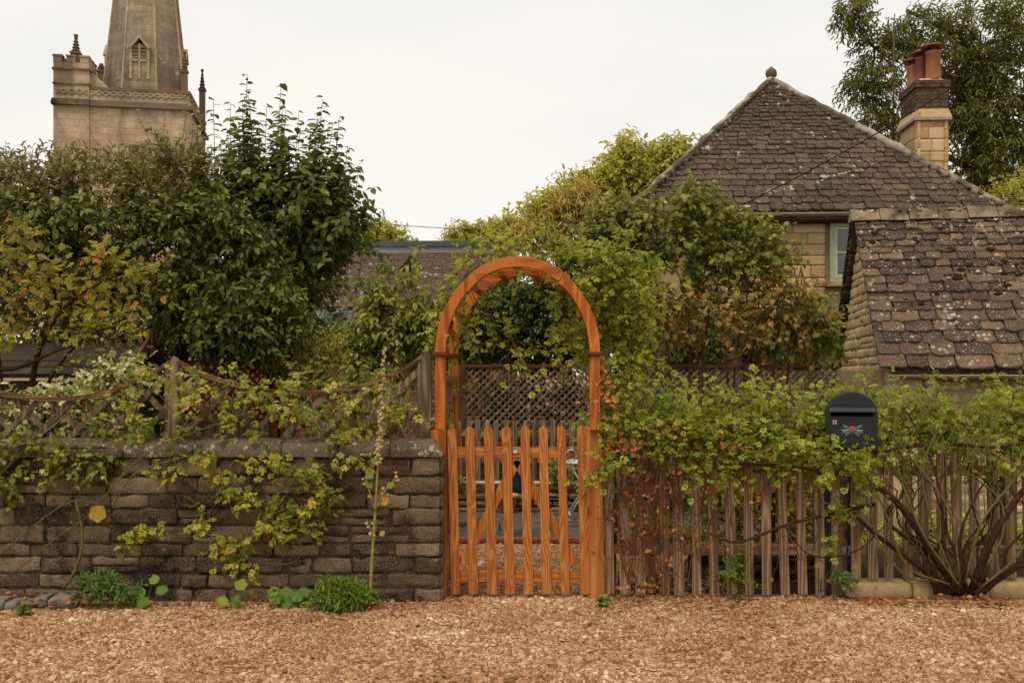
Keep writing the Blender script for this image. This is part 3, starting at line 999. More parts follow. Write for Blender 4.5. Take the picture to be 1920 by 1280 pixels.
# ------------------------------------------------------------------ church tower
AT = R(10)
TW = 5.75
tow = thing('church_tower', 'square limestone church tower with battlemented stair turret and octagonal spire', 'church', (P(105, 700, 45).x, 45, 0), AT)


def zt(py, Y=45.0):
    return EYE - (py - HY) / F * Y


zc, zp = zt(192), zt(160)
mb = MB().box(0, TW, 0, TW, -.5, zc - .1)
mb.build('shaft', M['tower'], tow, local=True)
MB().box(-.0, TW + .0, .0, TW, zc + .12, zp - .14).build('parapet', M['tower'], tow, local=True)
mb = MB().prism([(-.16, zc - .12), (TW + .16, zc - .12), (TW + .16, zc + .02), (TW + .03, zc + .14), (-.03, zc + .14), (-.16, zc + .02)], -.16, TW + .16)
mb.build('string_course', M['darkstone'], tow, local=True)
MB().box(-.05, TW + .05, -.05, TW + .05, zp - .14, zp).build('parapet_coping', M['darkstone'], tow, local=True)
# carved lozenge band on the parapet: each saltire bar is its own moulding
nlz = 13
for i in range(nlz):
    xa, xb = 1.5 + i * (TW - 1.6) / nlz, 1.5 + (i + 1) * (TW - 1.6) / nlz
    if i < 0:
        continue
    z0_, z1_ = zc + .5 - .22, zp - .16
    m2 = MB().beam((xa, -.02, z0_ + .1), (xb, -.02, z1_), .05, .05).beam((xa, -.02, z1_), (xb, -.02, z0_ + .1), .05, .05)
    m2.build('lozenge_moulding', M['tower'], tow, local=True)
for i in range(4):
    xa, xb = .0 + i * .34, .0 + (i + 1) * .34
    z0_, z1_ = zc + .28, zp - .16
    MB().beam((xa, -.11, z0_ + .1), (xb, -.11, z1_), .05, .05).beam((xa, -.11, z1_), (xb, -.11, z0_ + .1), .05, .05).build('lozenge_moulding', M['tower'], tow, local=True)
for sg in range(8):
    ya, yb = .1 + sg * .7, .1 + (sg + 1) * .7
    MB().beam((TW + .02, ya, zc + .38), (TW + .02, yb, zp - .16), .05, .05, (1, 0, 0)).beam((TW + .02, ya, zp - .16), (TW + .02, yb, zc + .38), .05, .05, (1, 0, 0)).build('lozenge_moulding', M['tower'], tow, local=True)
# stair turret on the corner
ts = 1.42
MB().box(-.09, ts, -.09, ts, -.4, zc - .118).build('turret_shaft', M['tower'], tow, local=True)
MB().box(-.09, ts, -.09, ts, zc + .14, zt(131)).build('turret', M['tower'], tow, local=True)
mb = MB().prism([(-.17, zc - .115), (ts + .04, zc - .115), (ts + .04, zc + .0), (ts, zc + .143), (-.12, zc + .143), (-.17, zc)], -.24, ts)
mb.build('turret_string', M['darkstone'], tow, local=True)
zz = zt(131)
MB().box(-.15, ts + .05, -.15, ts + .05, zz, zz + .08).build('turret_string', M['darkstone'], tow, local=True)
zs = zt(158)
MB().box(-.13, ts + .03, -.13, ts + .03, zs, zs + .06).build('turret_string', M['darkstone'], tow, local=True)
MB().box(-.09, ts, -.09, ts, zz + .08, zz + .34).build('turret_parapet', M['tower'], tow, local=True)
for (a, b) in ((0, 0), (.5, 0), (1, 0), (0, .5), (0, 1), (1, .5), (1, 1), (.5, 1)):
    x0_, y0_ = -.1 + a * (ts - .28), -.1 + b * (ts - .28)
    MB().box(x0_, x0_ + .37, y0_, y0_ + .37, zz + .34, zt(106)).box(x0_ - .03, x0_ + .4, y0_ - .03, y0_ + .4, zt(106), zt(103)).build('merlon', M['tower'], tow, local=True)
# sloping weathered buttress of the turret roof
MB().prism([(ts, zc + .3), (ts + .75, zp - .1), (ts + .75, zp + .1), (ts, zt(128))], .3, 1.2).build('turret_slope', M['tower'], tow, local=True)


def pinnacle(x, y, z0, zb, z1, r, name='pinnacle'):
    m = MB()
    m.box(x - r, x + r, y - r, y + r, z0, zb)
    m.box(x - r * 1.35, x + r * 1.35, y - r * 1.35, y + r * 1.35, zb, zb + r * .5)
    h = z1 - zb
    pts = [(r * .95, zb + r * .5), (r * .3, zb + h * .86), (r * .3, zb + h * .88)]
    m.lathe(pts, (x, y, 0), 4)
    for k in range(5):
        q = k / 5
        rr_ = r * (.95 - .65 * q) * 1.12
        m.lathe([(rr_ * 1.0, 0), (rr_ * 1.2, r * .18), (rr_ * .9, r * .3)], (x, y, zb + r * .8 + h * .78 * q), 8)
    m.ball((x, y, z1 - r * .45), r * .55, 8, 6)
    m.lathe([(r * .5, 0), (r * .62, r * .14), (r * .4, r * .25)], (x, y, z1 - r * .2), 8)
    return m.build(name, M['darkstone'], tow, local=True)


pinnacle(.68, .7, zz + .3, zt(92), zt(54), .17)
pinnacle(TW - .25, .3, zp - .3, zt(134, 46), zt(95, 46), .13)
pinnacle(TW - .1, TW - .4, zp - 1.2, zt(168, 51), zt(128, 51), .14)
pinnacle(.7, TW - .1, zp, zt(140, 51), zt(124, 51), .17)
# spire
Mi = FRM[tow].inverted()
ca_ = Mi @ P(275, 160, 47.6)
cx_, cy_ = ca_.x, ca_.y
rot0 = R(22.5)
zb_, rb_, ztop = zt(172, 47.6), 1.93, 33.0


def rs(z):
    return rb_ * (ztop - z) / (ztop - zb_)


mb = MB()
vs, fs = [], []
lev = [zb_ - 1.0, zb_, 18, 22, 27, ztop - .3]
for z in lev:
    for j in range(8):
        t = rot0 + j * math.pi / 4
        vs.append((cx_ + rs(z) * math.cos(t), cy_ + rs(z) * math.sin(t), z))
for i in range(len(lev) - 1):
    for j in range(8):
        q = (j + 1) % 8
        fs.append((i * 8 + j, i * 8 + q, (i + 1) * 8 + q, (i + 1) * 8 + j))
fs.append(tuple((len(lev) - 1) * 8 + j for j in range(8)))
mb.add(vs, fs)
spi = mb.build('spire', M['spire'], tow, local=True)
for j in range(8):
    t = rot0 + j * math.pi / 4
    MB().tube([(cx_ + (rs(z) + .0) * math.cos(t), cy_ + (rs(z) + .0) * math.sin(t), z) for z in (zb_ - .5, 20, ztop - .4)], [.055, .045, .03], 6).build('arris_roll', M['tower'], spi, local=True)


def lucarne(ang):
    """gabled spire window on the face that looks along ang"""
    zl, zh = zt(150, 46), zt(92, 46)
    rm = rs(zl) * math.cos(math.pi / 8)
    B = Matrix.Translation((cx_, cy_, 0)) @ Matrix.Rotation(ang + math.pi / 2, 4, 'Z') @ Matrix.Translation((0, -rm, 0))
    hw = .37
    root = MB()
    zo = zt(115, 46)
    # jambs, sill, transom, gable hood
    root.box(-hw - .07, -hw + .05, -.03, .55, zl, zh).box(hw - .05, hw + .07, -.03, .55, zl, zh)
    root.box(-.04, .04, -.03, .3, zl, zh + .2)
    root.box(-hw, hw, -.03, .35, zo - .06, zo + .04)
    root.prism([(-hw - .12, zh), (-hw - .02, zh - .06), (0, zh + .43), (hw + .02, zh - .06), (hw + .12, zh), (0, zh + .6)], -.09, .9)
    root.prism([(-hw, zh + .02), (-.2, zh + .28), (-.04, zh + .06), (-.2, zh + .22)], -.02, .3)
    root.prism([(hw, zh + .02), (.2, zh + .28), (.04, zh + .06), (.2, zh + .22)], -.02, .3)
    o = link('lucarne', root.mesh('lucarne', M['tower'], M=B), spi)
    link('lucarne_panel', MB().box(-hw + .05, hw - .05, .04, .4, zl, zo - .05).mesh('lucarne_panel', M['tower'], M=B), spi)
    link('lucarne_opening', MB().prism([(-hw + .05, zo), (hw - .05, zo), (hw - .05, zh), (0, zh + .42), (-hw + .05, zh)], .1, .5).mesh('lucarne_opening', M['dark'], M=B), spi)
    for k in range(4):
        z = zo + .1 + k * .17
        for sx in (-1, 1):
            m = MB().beam((sx * .04, .03, z), (sx * (hw - .05), .03, z), .13, .03, (0, .75, .65))
            link('louvre', m.mesh('louvre', M['tower'], M=B), spi)
    for sx in (-1, 1):
        m = MB()
        for dx, dz in ((-.07, 0), (.07, 0), (0, .1)):
            m.ball((sx * .18 + dx * .8, .06, zh + .0 + dz), .055, 8, 5, (1, .3, 1))
        link('trefoil_head', m.mesh('trefoil_head', M['dark'], M=B), spi)


for k in range(4):
    lucarne(-math.pi / 2 + k * math.pi / 2)
link('stair_slit', MB().box(.62, .72, -.1, .1, zt(290), zt(277)).mesh('stair_slit', M['dark']), tow)
# louvred belfry window low on the tower front
MB().box(3.0, 3.1, -.03, .1, zt(330), zt(262)).box(3.9, 4.0, -.03, .1, zt(330), zt(262)).build('belfry_jamb', M['tower'], tow, local=True)
MB().box(3.1, 3.9, -.012, .1, zt(330), zt(266)).build('belfry_opening', M['darkstone'], tow, local=True)

# ------------------------------------------------------------------ hipped stone house
HA = R(-3)
hs = thing('stone_house', 'limestone house with steep hipped stone-slate roof and ball finial', 'house', (1.80, 15.0, 0), HA)
HWD, HD, EV, AP = 5.35, 5.3, 3.98, 6.70
MB().box(.12, HWD - .12, .155, HD - .12, 0, EV - .05).build('wall', M['limemortar'], hs, local=True)
A_ = Vector((2.59, 2.65, AP))
cor = [Vector((-.08, -.08, EV)), Vector((HWD + .08, -.08, EV)), Vector((HWD + .08, HD + .08, EV)), Vector((-.08, HD + .08, EV))]
mb = MB()
mb.add([c + Vector((0, 0, -.0)) for c in cor] + [A_] + [c - Vector((0, 0, .1)) for c in cor], [(0, 1, 4), (1, 2, 4), (2, 3, 4), (3, 0, 4), (0, 5, 6, 1), (1, 6, 7, 2), (2, 7, 8, 3), (3, 8, 5, 0), (5, 8, 7, 6)])
rf = mb.build('roof', M['slate'], hs, local=True)
tv = tile_variants(M['slate'], 12)
mid = Vector((2.59, -.08, EV))
sl_len = (A_ - mid).length
half = (cor[1] - cor[0]).length / 2
Fm = frame(cor[0] + Vector((0, 0, .0)), cor[1] - cor[0], A_ - mid)
cnt = slate_roof(rf, Fm, sl_len, lambda v: 2.67 * v / sl_len - .01, lambda v: 2 * half - (2 * half - 2.67) * v / sl_len + .01, (.168, .088), (.205, .125), .026, tv)
Fm2 = frame(cor[3], cor[0] - cor[3], A_ - (cor[0] + cor[3]) / 2)
slate_roof(rf, Fm2, sl_len, lambda v: half * v / sl_len - .01, lambda v: 2 * half - half * v / sl_len + .03, (.168, .088), (.22, .15), .03, tv, joined='side_slope_tiles', mat=M['slate'])
Fm3 = frame(cor[1], cor[2] - cor[1], A_ - (cor[1] + cor[2]) / 2)
slate_roof(rf, Fm3, sl_len, lambda v: half * v / sl_len - .01, lambda v: 2 * half - half * v / sl_len + .03, (.168, .088), (.22, .15), .03, tv, joined='side_slope_tiles', mat=M['slate'])
for ci in (0, 1):
    c = cor[ci]
    n = 26
    pts = [c.lerp(A_, i / n) + Vector((random.uniform(-.02, .02), random.uniform(-.02, .02), .05 + random.uniform(-.008, .012))) for i in range(n + 1)]
    MB().tube(pts, [random.uniform(.05, .075) for _ in pts], 7).build('hip_mortar', M['hip'], rf, True, local=True)
fin = MB().lathe([(.12, -.06), (.09, .02), (.065, .05), (.075, .065), (.095, .1), (.1, .14), (.09, .18), (.05, .215), (.03, .225), (.025, .245), (.01, .25)], tuple(A_ + Vector((0, 0, .02))), 14)
fin.build('ball_finial', M['darkstone'], rf, True, local=True)
# wall stones where the front wall shows
Wm = Matrix.Translation((1.4, .12, 0))
courses(hs, Wm, 0, 1.48, 2.45, EV - .12, (.13, .22), (.22, .5), M['lime'], .1, .006, 6, 5, .003, proud=.006)
courses(hs, Matrix.Translation((3.68, .12, 0)), 0, 1.5, 2.45, EV - .12, (.13, .22), (.22, .5), M['lime'], .1, .006, 6, 5, .003, proud=.006)
# casement window
wx0, wx1, wz0, wz1 = 2.93, 3.63, 2.98, 3.86
win = MB()
win.box(wx0, wx0 + .06, .05, .14, wz0, wz1).box(wx1 - .06, wx1, .05, .14, wz0, wz1)
win.box(wx0, wx1, .052, .138, wz1 - .06, wz1 - .001).box(wx0, wx1, .052, .138, wz0 + .001, wz0 + .06)
wn = win.build('window_frame', M['sage'], hs, local=True)
cs = MB()
cs.box(wx0 + .065, wx0 + .11, .065, .12, wz0 + .065, wz1 - .065).box(wx1 - .11, wx1 - .065, .065, .12, wz0 + .065, wz1 - .065).box(wx0 + .11, wx1 - .11, .067, .118, wz1 - .11, wz1 - .066).box(wx0 + .11, wx1 - .11, .067, .118, wz0 + .066, wz0 + .11)
cs.box(wx0 + .11, wx1 - .11, .075, .112, 3.405, 3.43).box(3.27, 3.295, .077, .114, wz0 + .11, wz1 - .11)
cs.build('casement', M['cream'], wn, local=True)
for (xa, xb) in ((wx0 + .11, 3.27), (3.295, wx1 - .11)):
    for (za, zb2) in ((wz0 + .11, 3.405), (3.43, wz1 - .11)):
        MB().box(xa, xb, .092, .1, za, zb2).build('pane', M['glass'], wn, local=True)
MB().box(wx0 - .06, wx1 + .06, .0, .13, wz0 - .07, wz0 - .002).build('window_sill', M['lime'], hs, local=True)


def gutter(parent, p0, p1, r, name='gutter', mat='gutter'):
    p0, p1 = Vector(p0), Vector(p1)
    d = (p1 - p0).normalized()
    side = Vector((0, 0, 1)).cross(d).normalized()
    m = MB()
    vs = []
    n = 8
    for q in (p0, p1):
        for rr_ in (r, r * .85):
            for j in range(n + 1):
                t = math.pi * j / n
                vs.append(q + side * rr_ * math.cos(t) - Vector((0, 0, 1)) * rr_ * math.sin(t))
    k = n + 1
    fs = []
    for j in range(n):
        fs += [(j, j + 1, 2 * k + j + 1, 2 * k + j), (k + j + 1, k + j, 3 * k + j, 3 * k + j + 1), (j + 1, j, k + j, k + j + 1), (2 * k + j, 2 * k + j + 1, 3 * k + j + 1, 3 * k + j)]
    fs += [(0, 2 * k, 3 * k, k), (k - 1, 2 * k - 1, 4 * k - 1, 3 * k - 1)]
    m.add(vs, fs)
    return m.build(name, M[mat], parent, True, local=True)


gutter(hs, (-.05, -.16, EV - .01), (HWD + .05, -.16, EV - .01), .055)
MB().box(0, HWD, -.05, .12, EV - .13, EV - .10).build('soffit', M['bark'], hs, local=True)

# chimney stack: its own thing on the far hip
ch = thing('chimney_stack', 'stone and brick chimney with three clay pots on the house', 'chimney', (6.93, 17.2, 0), R(-3))
cw, cd = .56, .86
MB().box(.03, cw - .03, .03, cd - .03, 3.2, zt(226, 17.2)).build('core', M['limemortar'], ch, local=True)
zst = zt(226, 17.2)
courses(ch, Matrix.Translation((0, .03, 0)), 0, cw, 4.2, zst, (.15, .24), (.2, .42), M['lime'], .05, .005, 6, 5, .003, proud=.004)
courses(ch, Matrix.Translation((.03, cd, 0)) @ Matrix.Rotation(R(-90), 4, 'Z'), 0, cd, 4.2, zst, (.15, .24), (.2, .42), M['lime'], .05, .005, 6, 5, .003, proud=.004)
courses(ch, Matrix.Translation((cw - .03, 0, 0)) @ Matrix.Rotation(R(90), 4, 'Z'), 0, cd, 4.2, zst, (.15, .24), (.2, .42), M['lime'], .05, .005, 6, 5, .003, proud=.004)


def frustum(x0, x1, y0, y1, z0, X0, X1, Y0, Y1, z1):
    return MB().add([(x0, y0, z0), (x1, y0, z0), (x1, y1, z0), (x0, y1, z0), (X0, Y0, z1), (X1, Y0, z1), (X1, Y1, z1), (X0, Y1, z1)], [(0, 3, 2, 1), (4, 5, 6, 7), (0, 1, 5, 4), (1, 2, 6, 5), (2, 3, 7, 6), (3, 0, 4, 7)])


e_ = .035
MB().box(-e_, cw + e_, -e_, cd + e_, zst, zst + .05).build('ledge', M['hip'], ch, local=True)
frustum(-e_, cw + e_, -e_, cd + e_, zst + .05, .01, cw - .01, .01, cd - .01, zst + .2).build('weathering', M['gable'], ch, local=True)
zbk = zt(166, 17.2)
MB().box(.03, cw - .03, .03, cd - .03, zst + .15, zt(153, 17.2)).build('brick_core', M['limemortar'], ch, local=True)
bmesh_ = [MB().box(0, 1, 0, 1, 0, 1).mesh('brick', M[q], False, .03) for q in ('brick_a', 'brick_b', 'brick_a')]
zq, row = zst + .17, 0
while zq < zt(153, 17.2) - .02:
    osl = .03 if zq > zbk - .02 else .0
    for (Mx, ln) in ((Matrix.Translation((-osl + .015, .015 - osl, 0)), cw - .03 + 2 * osl), (Matrix.Translation((.015 - osl, cd - .015 + osl, 0)) @ Matrix.Rotation(R(-90), 4, 'Z'), cd - .03 + 2 * osl), (Matrix.Translation((cw - .015 + osl, .015 - osl, 0)) @ Matrix.Rotation(R(90), 4, 'Z'), cd - .03 + 2 * osl)):
        x = -(.11 if row % 2 else 0)
        while x < ln:
            a, b = max(x, 0), min(x + .215, ln)
            if b - a > .03:
                link('brick', random.choice(bmesh_), ch, Mx @ Matrix.Translation((a + .004, random.uniform(-.004, .003), zq)) @ Matrix.Diagonal((b - a - .008, .06, .058, 1)))
            x += .22
    zq += .066
    row += 1
frustum(.0, cw - .0, .0, cd - .0, zt(153, 17.2), .12, cw - .12, .12, cd - .12, zt(144, 17.2)).build('flaunching', M['gable'], ch, local=True)
zpt = zt(148, 17.2)
for (px_, py_, r_, h_, mm, tilt) in ((.36, .2, .125, .52, 'terra', 0), (.25, .45, .1, .5, 'redpot', 0), (.2, .68, .12, .42, 'terra', 0)):
    m = MB().lathe([(r_ * 1.05, 0), (r_, .05), (r_ * .96, h_ - .06), (r_ * 1.03, h_ - .05), (r_ * 1.03, h_), (r_ * .85, h_), (r_ * .85, h_ - .1)], (px_, py_, zpt), 16)
    pt = m.build('chimney_pot', M[mm], ch, True, local=True)
    m = MB().lathe([(r_ * 1.65, 0), (r_ * 1.65, .01), (r_ * 1.1, .05), (r_ * .5, .075), (.01, .085)], (px_, py_, zpt + h_ + .07), 18)
    m.build('cowl', M['capmetal'], pt, True, local=True)
    for k in range(4):
        t = k * math.pi / 2 + .4
        MB().beam((px_ + r_ * .85 * math.cos(t), py_ + r_ * .85 * math.sin(t), zpt + h_ - .05), (px_ + r_ * .85 * math.cos(t), py_ + r_ * .85 * math.sin(t), zpt + h_ + .07), .02, .008).build('cowl_strap', M['wire'], pt, local=True)

# television aerial on its mast behind the chimney
ae = thing('television_aerial', 'thin grey aerial mast with yagi bars left of the chimney', 'aerial', tuple(P(1675, 300, 17.9)))
MB().tube([P(1675, 300, 17.9), P(1676, 42, 17.9)], .016, 6).build('mast', M['barkgrey'], ae, True)
MB().tube([P(1658, 34, 17.9), P(1760, 40, 17.9)], .009, 5).build('boom', M['steel'], ae, True)
for k in range(9):
    c = P(1664 + k * 11, 34.5 + k * .6, 17.9)
    MB().tube([c + Vector((0, -.1, .0)), c + Vector((0, .1, .0))], .004, 4).build('aerial_rod', M['steel'], ae)
MB().tube([P(1672, 43, 17.9), P(1698, 44, 17.9), P(1700, 36, 17.9)], .008, 5).build('bracket', M['steel'], ae)

# ------------------------------------------------------------------ barn on the right
BA = R(-10)
bn = thing('stone_outbuilding', 'low stone outbuilding with mossy lichen-spotted slate roof on the right', 'outbuilding', (3.67, 10.0, 0), BA)
BL, BD, BE, BR_ = 2.7, 3.0, 1.66, 3.40
MB().prism([(0, 0), (BL, 0), (BL, BE - .02), (0, BE - .02)], .1, BD - .1).build('wall', M['limemortar'], bn, local=True)
# gable end as a thick wall with its own stones
gb = MB()
gb.add([(.06, .02, 0), (.06, BD - .02, 0), (.06, BD - .02, BE), (.06, BD / 2, BR_ - .1), (.06, .02, BE), (.4, .02, 0), (.4, BD - .02, 0), (.4, BD - .02, BE), (.4, BD / 2, BR_ - .1), (.4, .02, BE)],
       [(0, 1, 2, 3, 4), (9, 8, 7, 6, 5), (0, 5, 6, 1), (1, 6, 7, 2), (2, 7, 8, 3), (3, 8, 9, 4), (4, 9, 5, 0)])
gbo = gb.build('gable_wall', M['gable'], bn, local=True)
Gm = Matrix.Translation((.05, BD, 0)) @ Matrix.Rotation(R(-90), 4, 'Z')


def gclip(z):
    if z < BE:
        return (.0, BD)
    q = (z - BE) / (BR_ - BE) * BD / 2
    return (q + .03, BD - q - .03)


courses(gbo, Gm, 0, BD, .9, BR_ - .2, (.07, .13), (.12, .32), M['gable'], .06, .005, 5, 4, .006, clip=gclip, proud=.012)
courses(bn, Matrix.Translation((.06, .1, 0)), 0, BL - .1, .0, BE - .1, (.07, .15), (.18, .42), M['lime'], .08, .01, 5, 4, .01, proud=.012)
c0 = Vector((-.03, -.1, BE - .02))
up_ = Vector((0, BD / 2 + .1, BR_ - BE + .02))
brf = MB().add([(.12, -.08, BE - .02), (BL, -.08, BE - .02), (BL, BD / 2, BR_ - .02), (.12, BD / 2, BR_ - .02), (.12, BD + .08, BE - .02), (BL, BD + .08, BE - .02), (.12, -.05, BE - .08), (BL, -.05, BE - .08), (.12, BD + .05, BE - .08), (BL, BD + .05, BE - .08)],
               [(0, 1, 2, 3), (3, 2, 5, 4), (0, 6, 7, 1), (4, 5, 9, 8), (0, 3, 4, 8, 6), (1, 7, 9, 5, 2), (6, 8, 9, 7)]).build('roof', M['barnslate'], bn, local=True)
btv = tile_variants(M['barnslate'], 14)
bsl = up_.length
bF = frame(c0, (1, 0, 0), up_)
bcnt = slate_roof(brf, bF, bsl - .05, lambda v: .0, lambda v: BL, (.165, .085), (.26, .15), .024, btv, jit=.025)
bF2 = frame(Vector((BL, BD + .1, BE - .02)), (-1, 0, 0), Vector((0, -BD / 2 - .1, BR_ - BE + .02)))
slate_roof(brf, bF2, bsl - .05, lambda v: .0, lambda v: BL + .05, (.165, .085), (.26, .15), .034, btv, joined='rear_slope_tiles', mat=M['barnslate'], jit=.03)
v0_, v1_ = Vector((0, BD + .1, BE - .02)), Vector((0, BD / 2, BR_))
nv_ = 22
for i in range(nv_):
    a, b = v0_.lerp(v1_, i / nv_), v0_.lerp(v1_, (i + 1.35) / nv_)
    xo = random.uniform(-.035, -.005)
    m = MB().beam(a + Vector((xo + .06, 0, .02 + random.uniform(-.005, .01))), b + Vector((xo + .06, 0, -.015)), .12, .04, (0, .75, .65))
    m.build('verge_slate', M['barnslate'], brf, False, .006, local=True)
n = 9
for i in range(n):
    xa, xb = -.06 + i * (BL + .1) / n, -.06 + (i + 1) * (BL + .1) / n - .006
    m = MB().prism([(-.17, -.1), (-.05, .045), (.05, .05), (.17, -.1)], xa, xb)
    m.v = [(y, BD / 2 + x, BR_ + .035 + z + random.uniform(-.008, .008)) for x, y, z in m.v]
    m.build('ridge_stone', M['ridge'], brf, False, .008, local=True)
for i in range(150):                                   # cushions of brown moss, thickest under the ridge
    if i < 110:
        u, v = random.uniform(.05, 1.9) ** 1.0, bsl - abs(random.gauss(0, .07)) + .05
        s_ = random.uniform(.012, .042)
    else:
        u, v = random.uniform(.05, 2.0), bsl * (1 - abs(random.gauss(0, .4)))
        s_ = random.uniform(.018, .045)
    if v < .1:
        continue
    q = bF @ Vector((u, min(v, bsl + .03), .05 if v < bsl - .05 else .07))
    m = MB().ball((0, 0, 0), s_, 8, 5, (1.3, .9, .55), .18)
    m.v = [tuple(bF.to_3x3() @ Vector(vv) + q) for vv in m.v]
    m.build('moss_cushion', M['moss'], brf, True, local=True)
gutter(bn, (.05, -.17, BE - .06), (BL, -.17, BE - .06), .045)
dp = MB().tube([(.45, -.14, BE - .1), (.45, -.14, BE - .2), (.45, -.05, BE - .32), (.45, -.05, .05)], .032, 10).lathe([(.05, 0), (.05, .05)], (.45, -.14, BE - .16), 12)
dp.build('downpipe', M['cream'], bn, True, local=True)

# ------------------------------------------------------------------ long low building behind the pear tree
lb_ = thing('long_low_building', 'low building with brown tiled roof and grey lead ridge behind the pear', 'building', (-5.2, 17.4, 0))
xl, xr = -5.4, .1
MB().box(xl, xr, 17.45, 21.6, 0, 2.42).build('wall', M['edging'], lb_)
ylo, yhi, zlo, zhi = 17.5, 19.6, P(0, 578, 17.5).z, P(0, 476, 19.6).z
rr0 = MB().add([(xl, ylo, zlo), (xr, ylo, zlo), (xr, yhi, zhi), (xl, yhi, zhi), (xl, ylo, zlo - .1), (xr, ylo, zlo - .1), (xr, yhi, zhi - .1), (xl, yhi, zhi - .1)], [(0, 1, 2, 3), (4, 7, 6, 5), (0, 4, 5, 1), (1, 5, 6, 2), (2, 6, 7, 3), (3, 7, 4, 0)]).build('roof', M['slate'], lb_)
lv_ = Vector((0, yhi - ylo, zhi - zlo))
Fl = frame((xl + 5.2, ylo - 17.4, zlo), (1, 0, 0), lv_)
slate_roof(rr0, Fl, lv_.length, lambda v: 0, lambda v: xr - xl, (.1, .1), (.17, .17), .012, tv, joined='small_roof_tiles', mat=M['slate'], jit=.01)
MB().box(xl, xr, yhi - .02, yhi + .9, zhi - .1, P(0, 462, yhi).z).build('lead_ridge', M['lead'], lb_)
MB().box(xl, xr, yhi - .06, yhi + .95, P(0, 462, yhi).z, P(0, 452, yhi).z).build('lead_capping', M['leaddark'], lb_)
MB().box(xl, xr, 17.2, 17.52, P(0, 607, 17.2).z, P(0, 580, 17.2).z).build('lead_flashing', M['lead'], lb_)
x = xl
while x < xr - .1:
    MB().box(x, x + .95, 17.17, 17.21, P(0, 604, 17.2).z, P(0, 592, 17.2).z).build('lead_sheet', M['lead'], lb_, False, .004)
    x += .97
gx = MB().tube([(xl, 17.12, P(0, 613, 17.1).z), (xr, 17.12, P(0, 613, 17.1).z)], .055, 8)
gx.build('gutter', M['gutter'], lb_, True)

# wood pigeon on the flashing
pg = thing('wood_pigeon', 'grey wood pigeon standing on the lead flashing', 'pigeon', tuple(P(632, 594, 17.18)))


def pq(px, py, dy=0.0):
    return P(px, py, 17.12 + dy)


line = [(609, 588, .008), (616, 588.5, .02), (622, 588, .042), (628, 587.5, .056), (634, 586, .062), (639, 583.5, .055), (643, 580, .038), (645, 577, .03), (646.5, 575, .03), (648.5, 575.5, .018), (650, 576.5, .006)]
MB().tube([pq(a, b) for a, b, r in line], [r for a, b, r in line], 10).build('body', M['feather'], pg, True)
MB().tube([pq(614, 588.5, -.05), pq(622, 588, -.058), pq(630, 586, -.06), pq(637, 584.5, -.05)], [.006, .022, .028, .008], 8).build('wing', M['lead'], pg, True)
MB().ball(pq(645, 579, -.025), .014, 8, 5).build('neck_patch', M['featherwhite'], pg, True)
MB().tube([pq(649.5, 576), pq(653, 577)], [.007, .002], 5).build('beak', M['beak'], pg)
for dx in (0, 4):
    MB().tube([pq(634 + dx, 590), pq(635 + dx, 596)], .006, 5).build('leg', M['beak'], pg)

# ------------------------------------------------------------------ garden shed on the left
sh = thing('garden_shed', 'green shed with dark shingle felt roof behind the trellis', 'shed', (-5.4, 8.7, 0))
sx0, sx1 = -5.4, P(268, 0, 9.15).x
zr_, ze_ = P(0, 643, 9.3).z, P(0, 702, 8.75).z
yr0, yr1 = 8.7, 9.3
MB().box(sx0, sx1 - .08, 8.8, 9.8, 0, ze_ - .06).build('wall', M['shedgreen'], sh)
for k in range(14):
    z = .1 + k * .11
    if z < ze_ - .1:
        MB().box(sx1 - .078, sx1 - .06, 8.8, 9.8, z, z + .104).box(sx0, sx1 - .08, 8.782, 8.798, z, z + .104).build('wall_board', M['shedgreen'], sh)
MB().add([(sx0, yr0, ze_), (sx1, yr0, ze_), (sx1, yr1, zr_), (sx0, yr1, zr_), (sx0, 2 * yr1 - yr0, ze_), (sx1, 2 * yr1 - yr0, ze_), (sx0, yr0, ze_ - .03), (sx1, yr0, ze_ - .03), (sx1, 2 * yr1 - yr0, ze_ - .03), (sx0, 2 * yr1 - yr0, ze_ - .03)],
         [(0, 1, 2, 3), (3, 2, 5, 4), (0, 6, 7, 1), (4, 5, 8, 9), (6, 9, 8, 7), (0, 3, 4, 9, 6), (1, 7, 8, 5, 2)]).build('roof', M['felt'], sh)
sv = Vector((0, yr1 - yr0, zr_ - ze_))
sF = frame((sx0 + 5.4, 0, ze_), (1, 0, 0), sv)
ns = 5
for r in range(ns):
    x = -random.uniform(0, .3)
    while x < sx1 - sx0:
        wd = .33
        u0, u1 = max(x, 0), min(x + wd, sx1 - sx0)
        if u1 - u0 > .03:
            ln = sv.length / ns
            m = MB().box(u0 + .003, u1 - .003, r * ln - .01, (r + 1) * ln + .02, .004, .012)
            link('felt_shingle', m.mesh('felt_shingle', M['felt'], M=sF @ Matrix.Rotation(-.03, 4, 'X')), sh)
        x += wd
for sg, mt in ((1, 'bargered'), (-1, 'shedgreen')):
    a = Vector((sx1 + .015, yr1 - sg * (yr1 - yr0 + .05), ze_ - .06))
    b = Vector((sx1 + .015, yr1 + sg * .02, zr_ + .04))
    MB().beam(a, b, .09, .025, (1, 0, 0)).build('barge_board', M[mt], sh)
MB().beam((sx1 + .03, yr1, zr_ - .12), (sx1 + .03, yr1, zr_ + .12), .06, .03, (1, 0, 0)).build('ridge_finial', M['bargered'], sh)

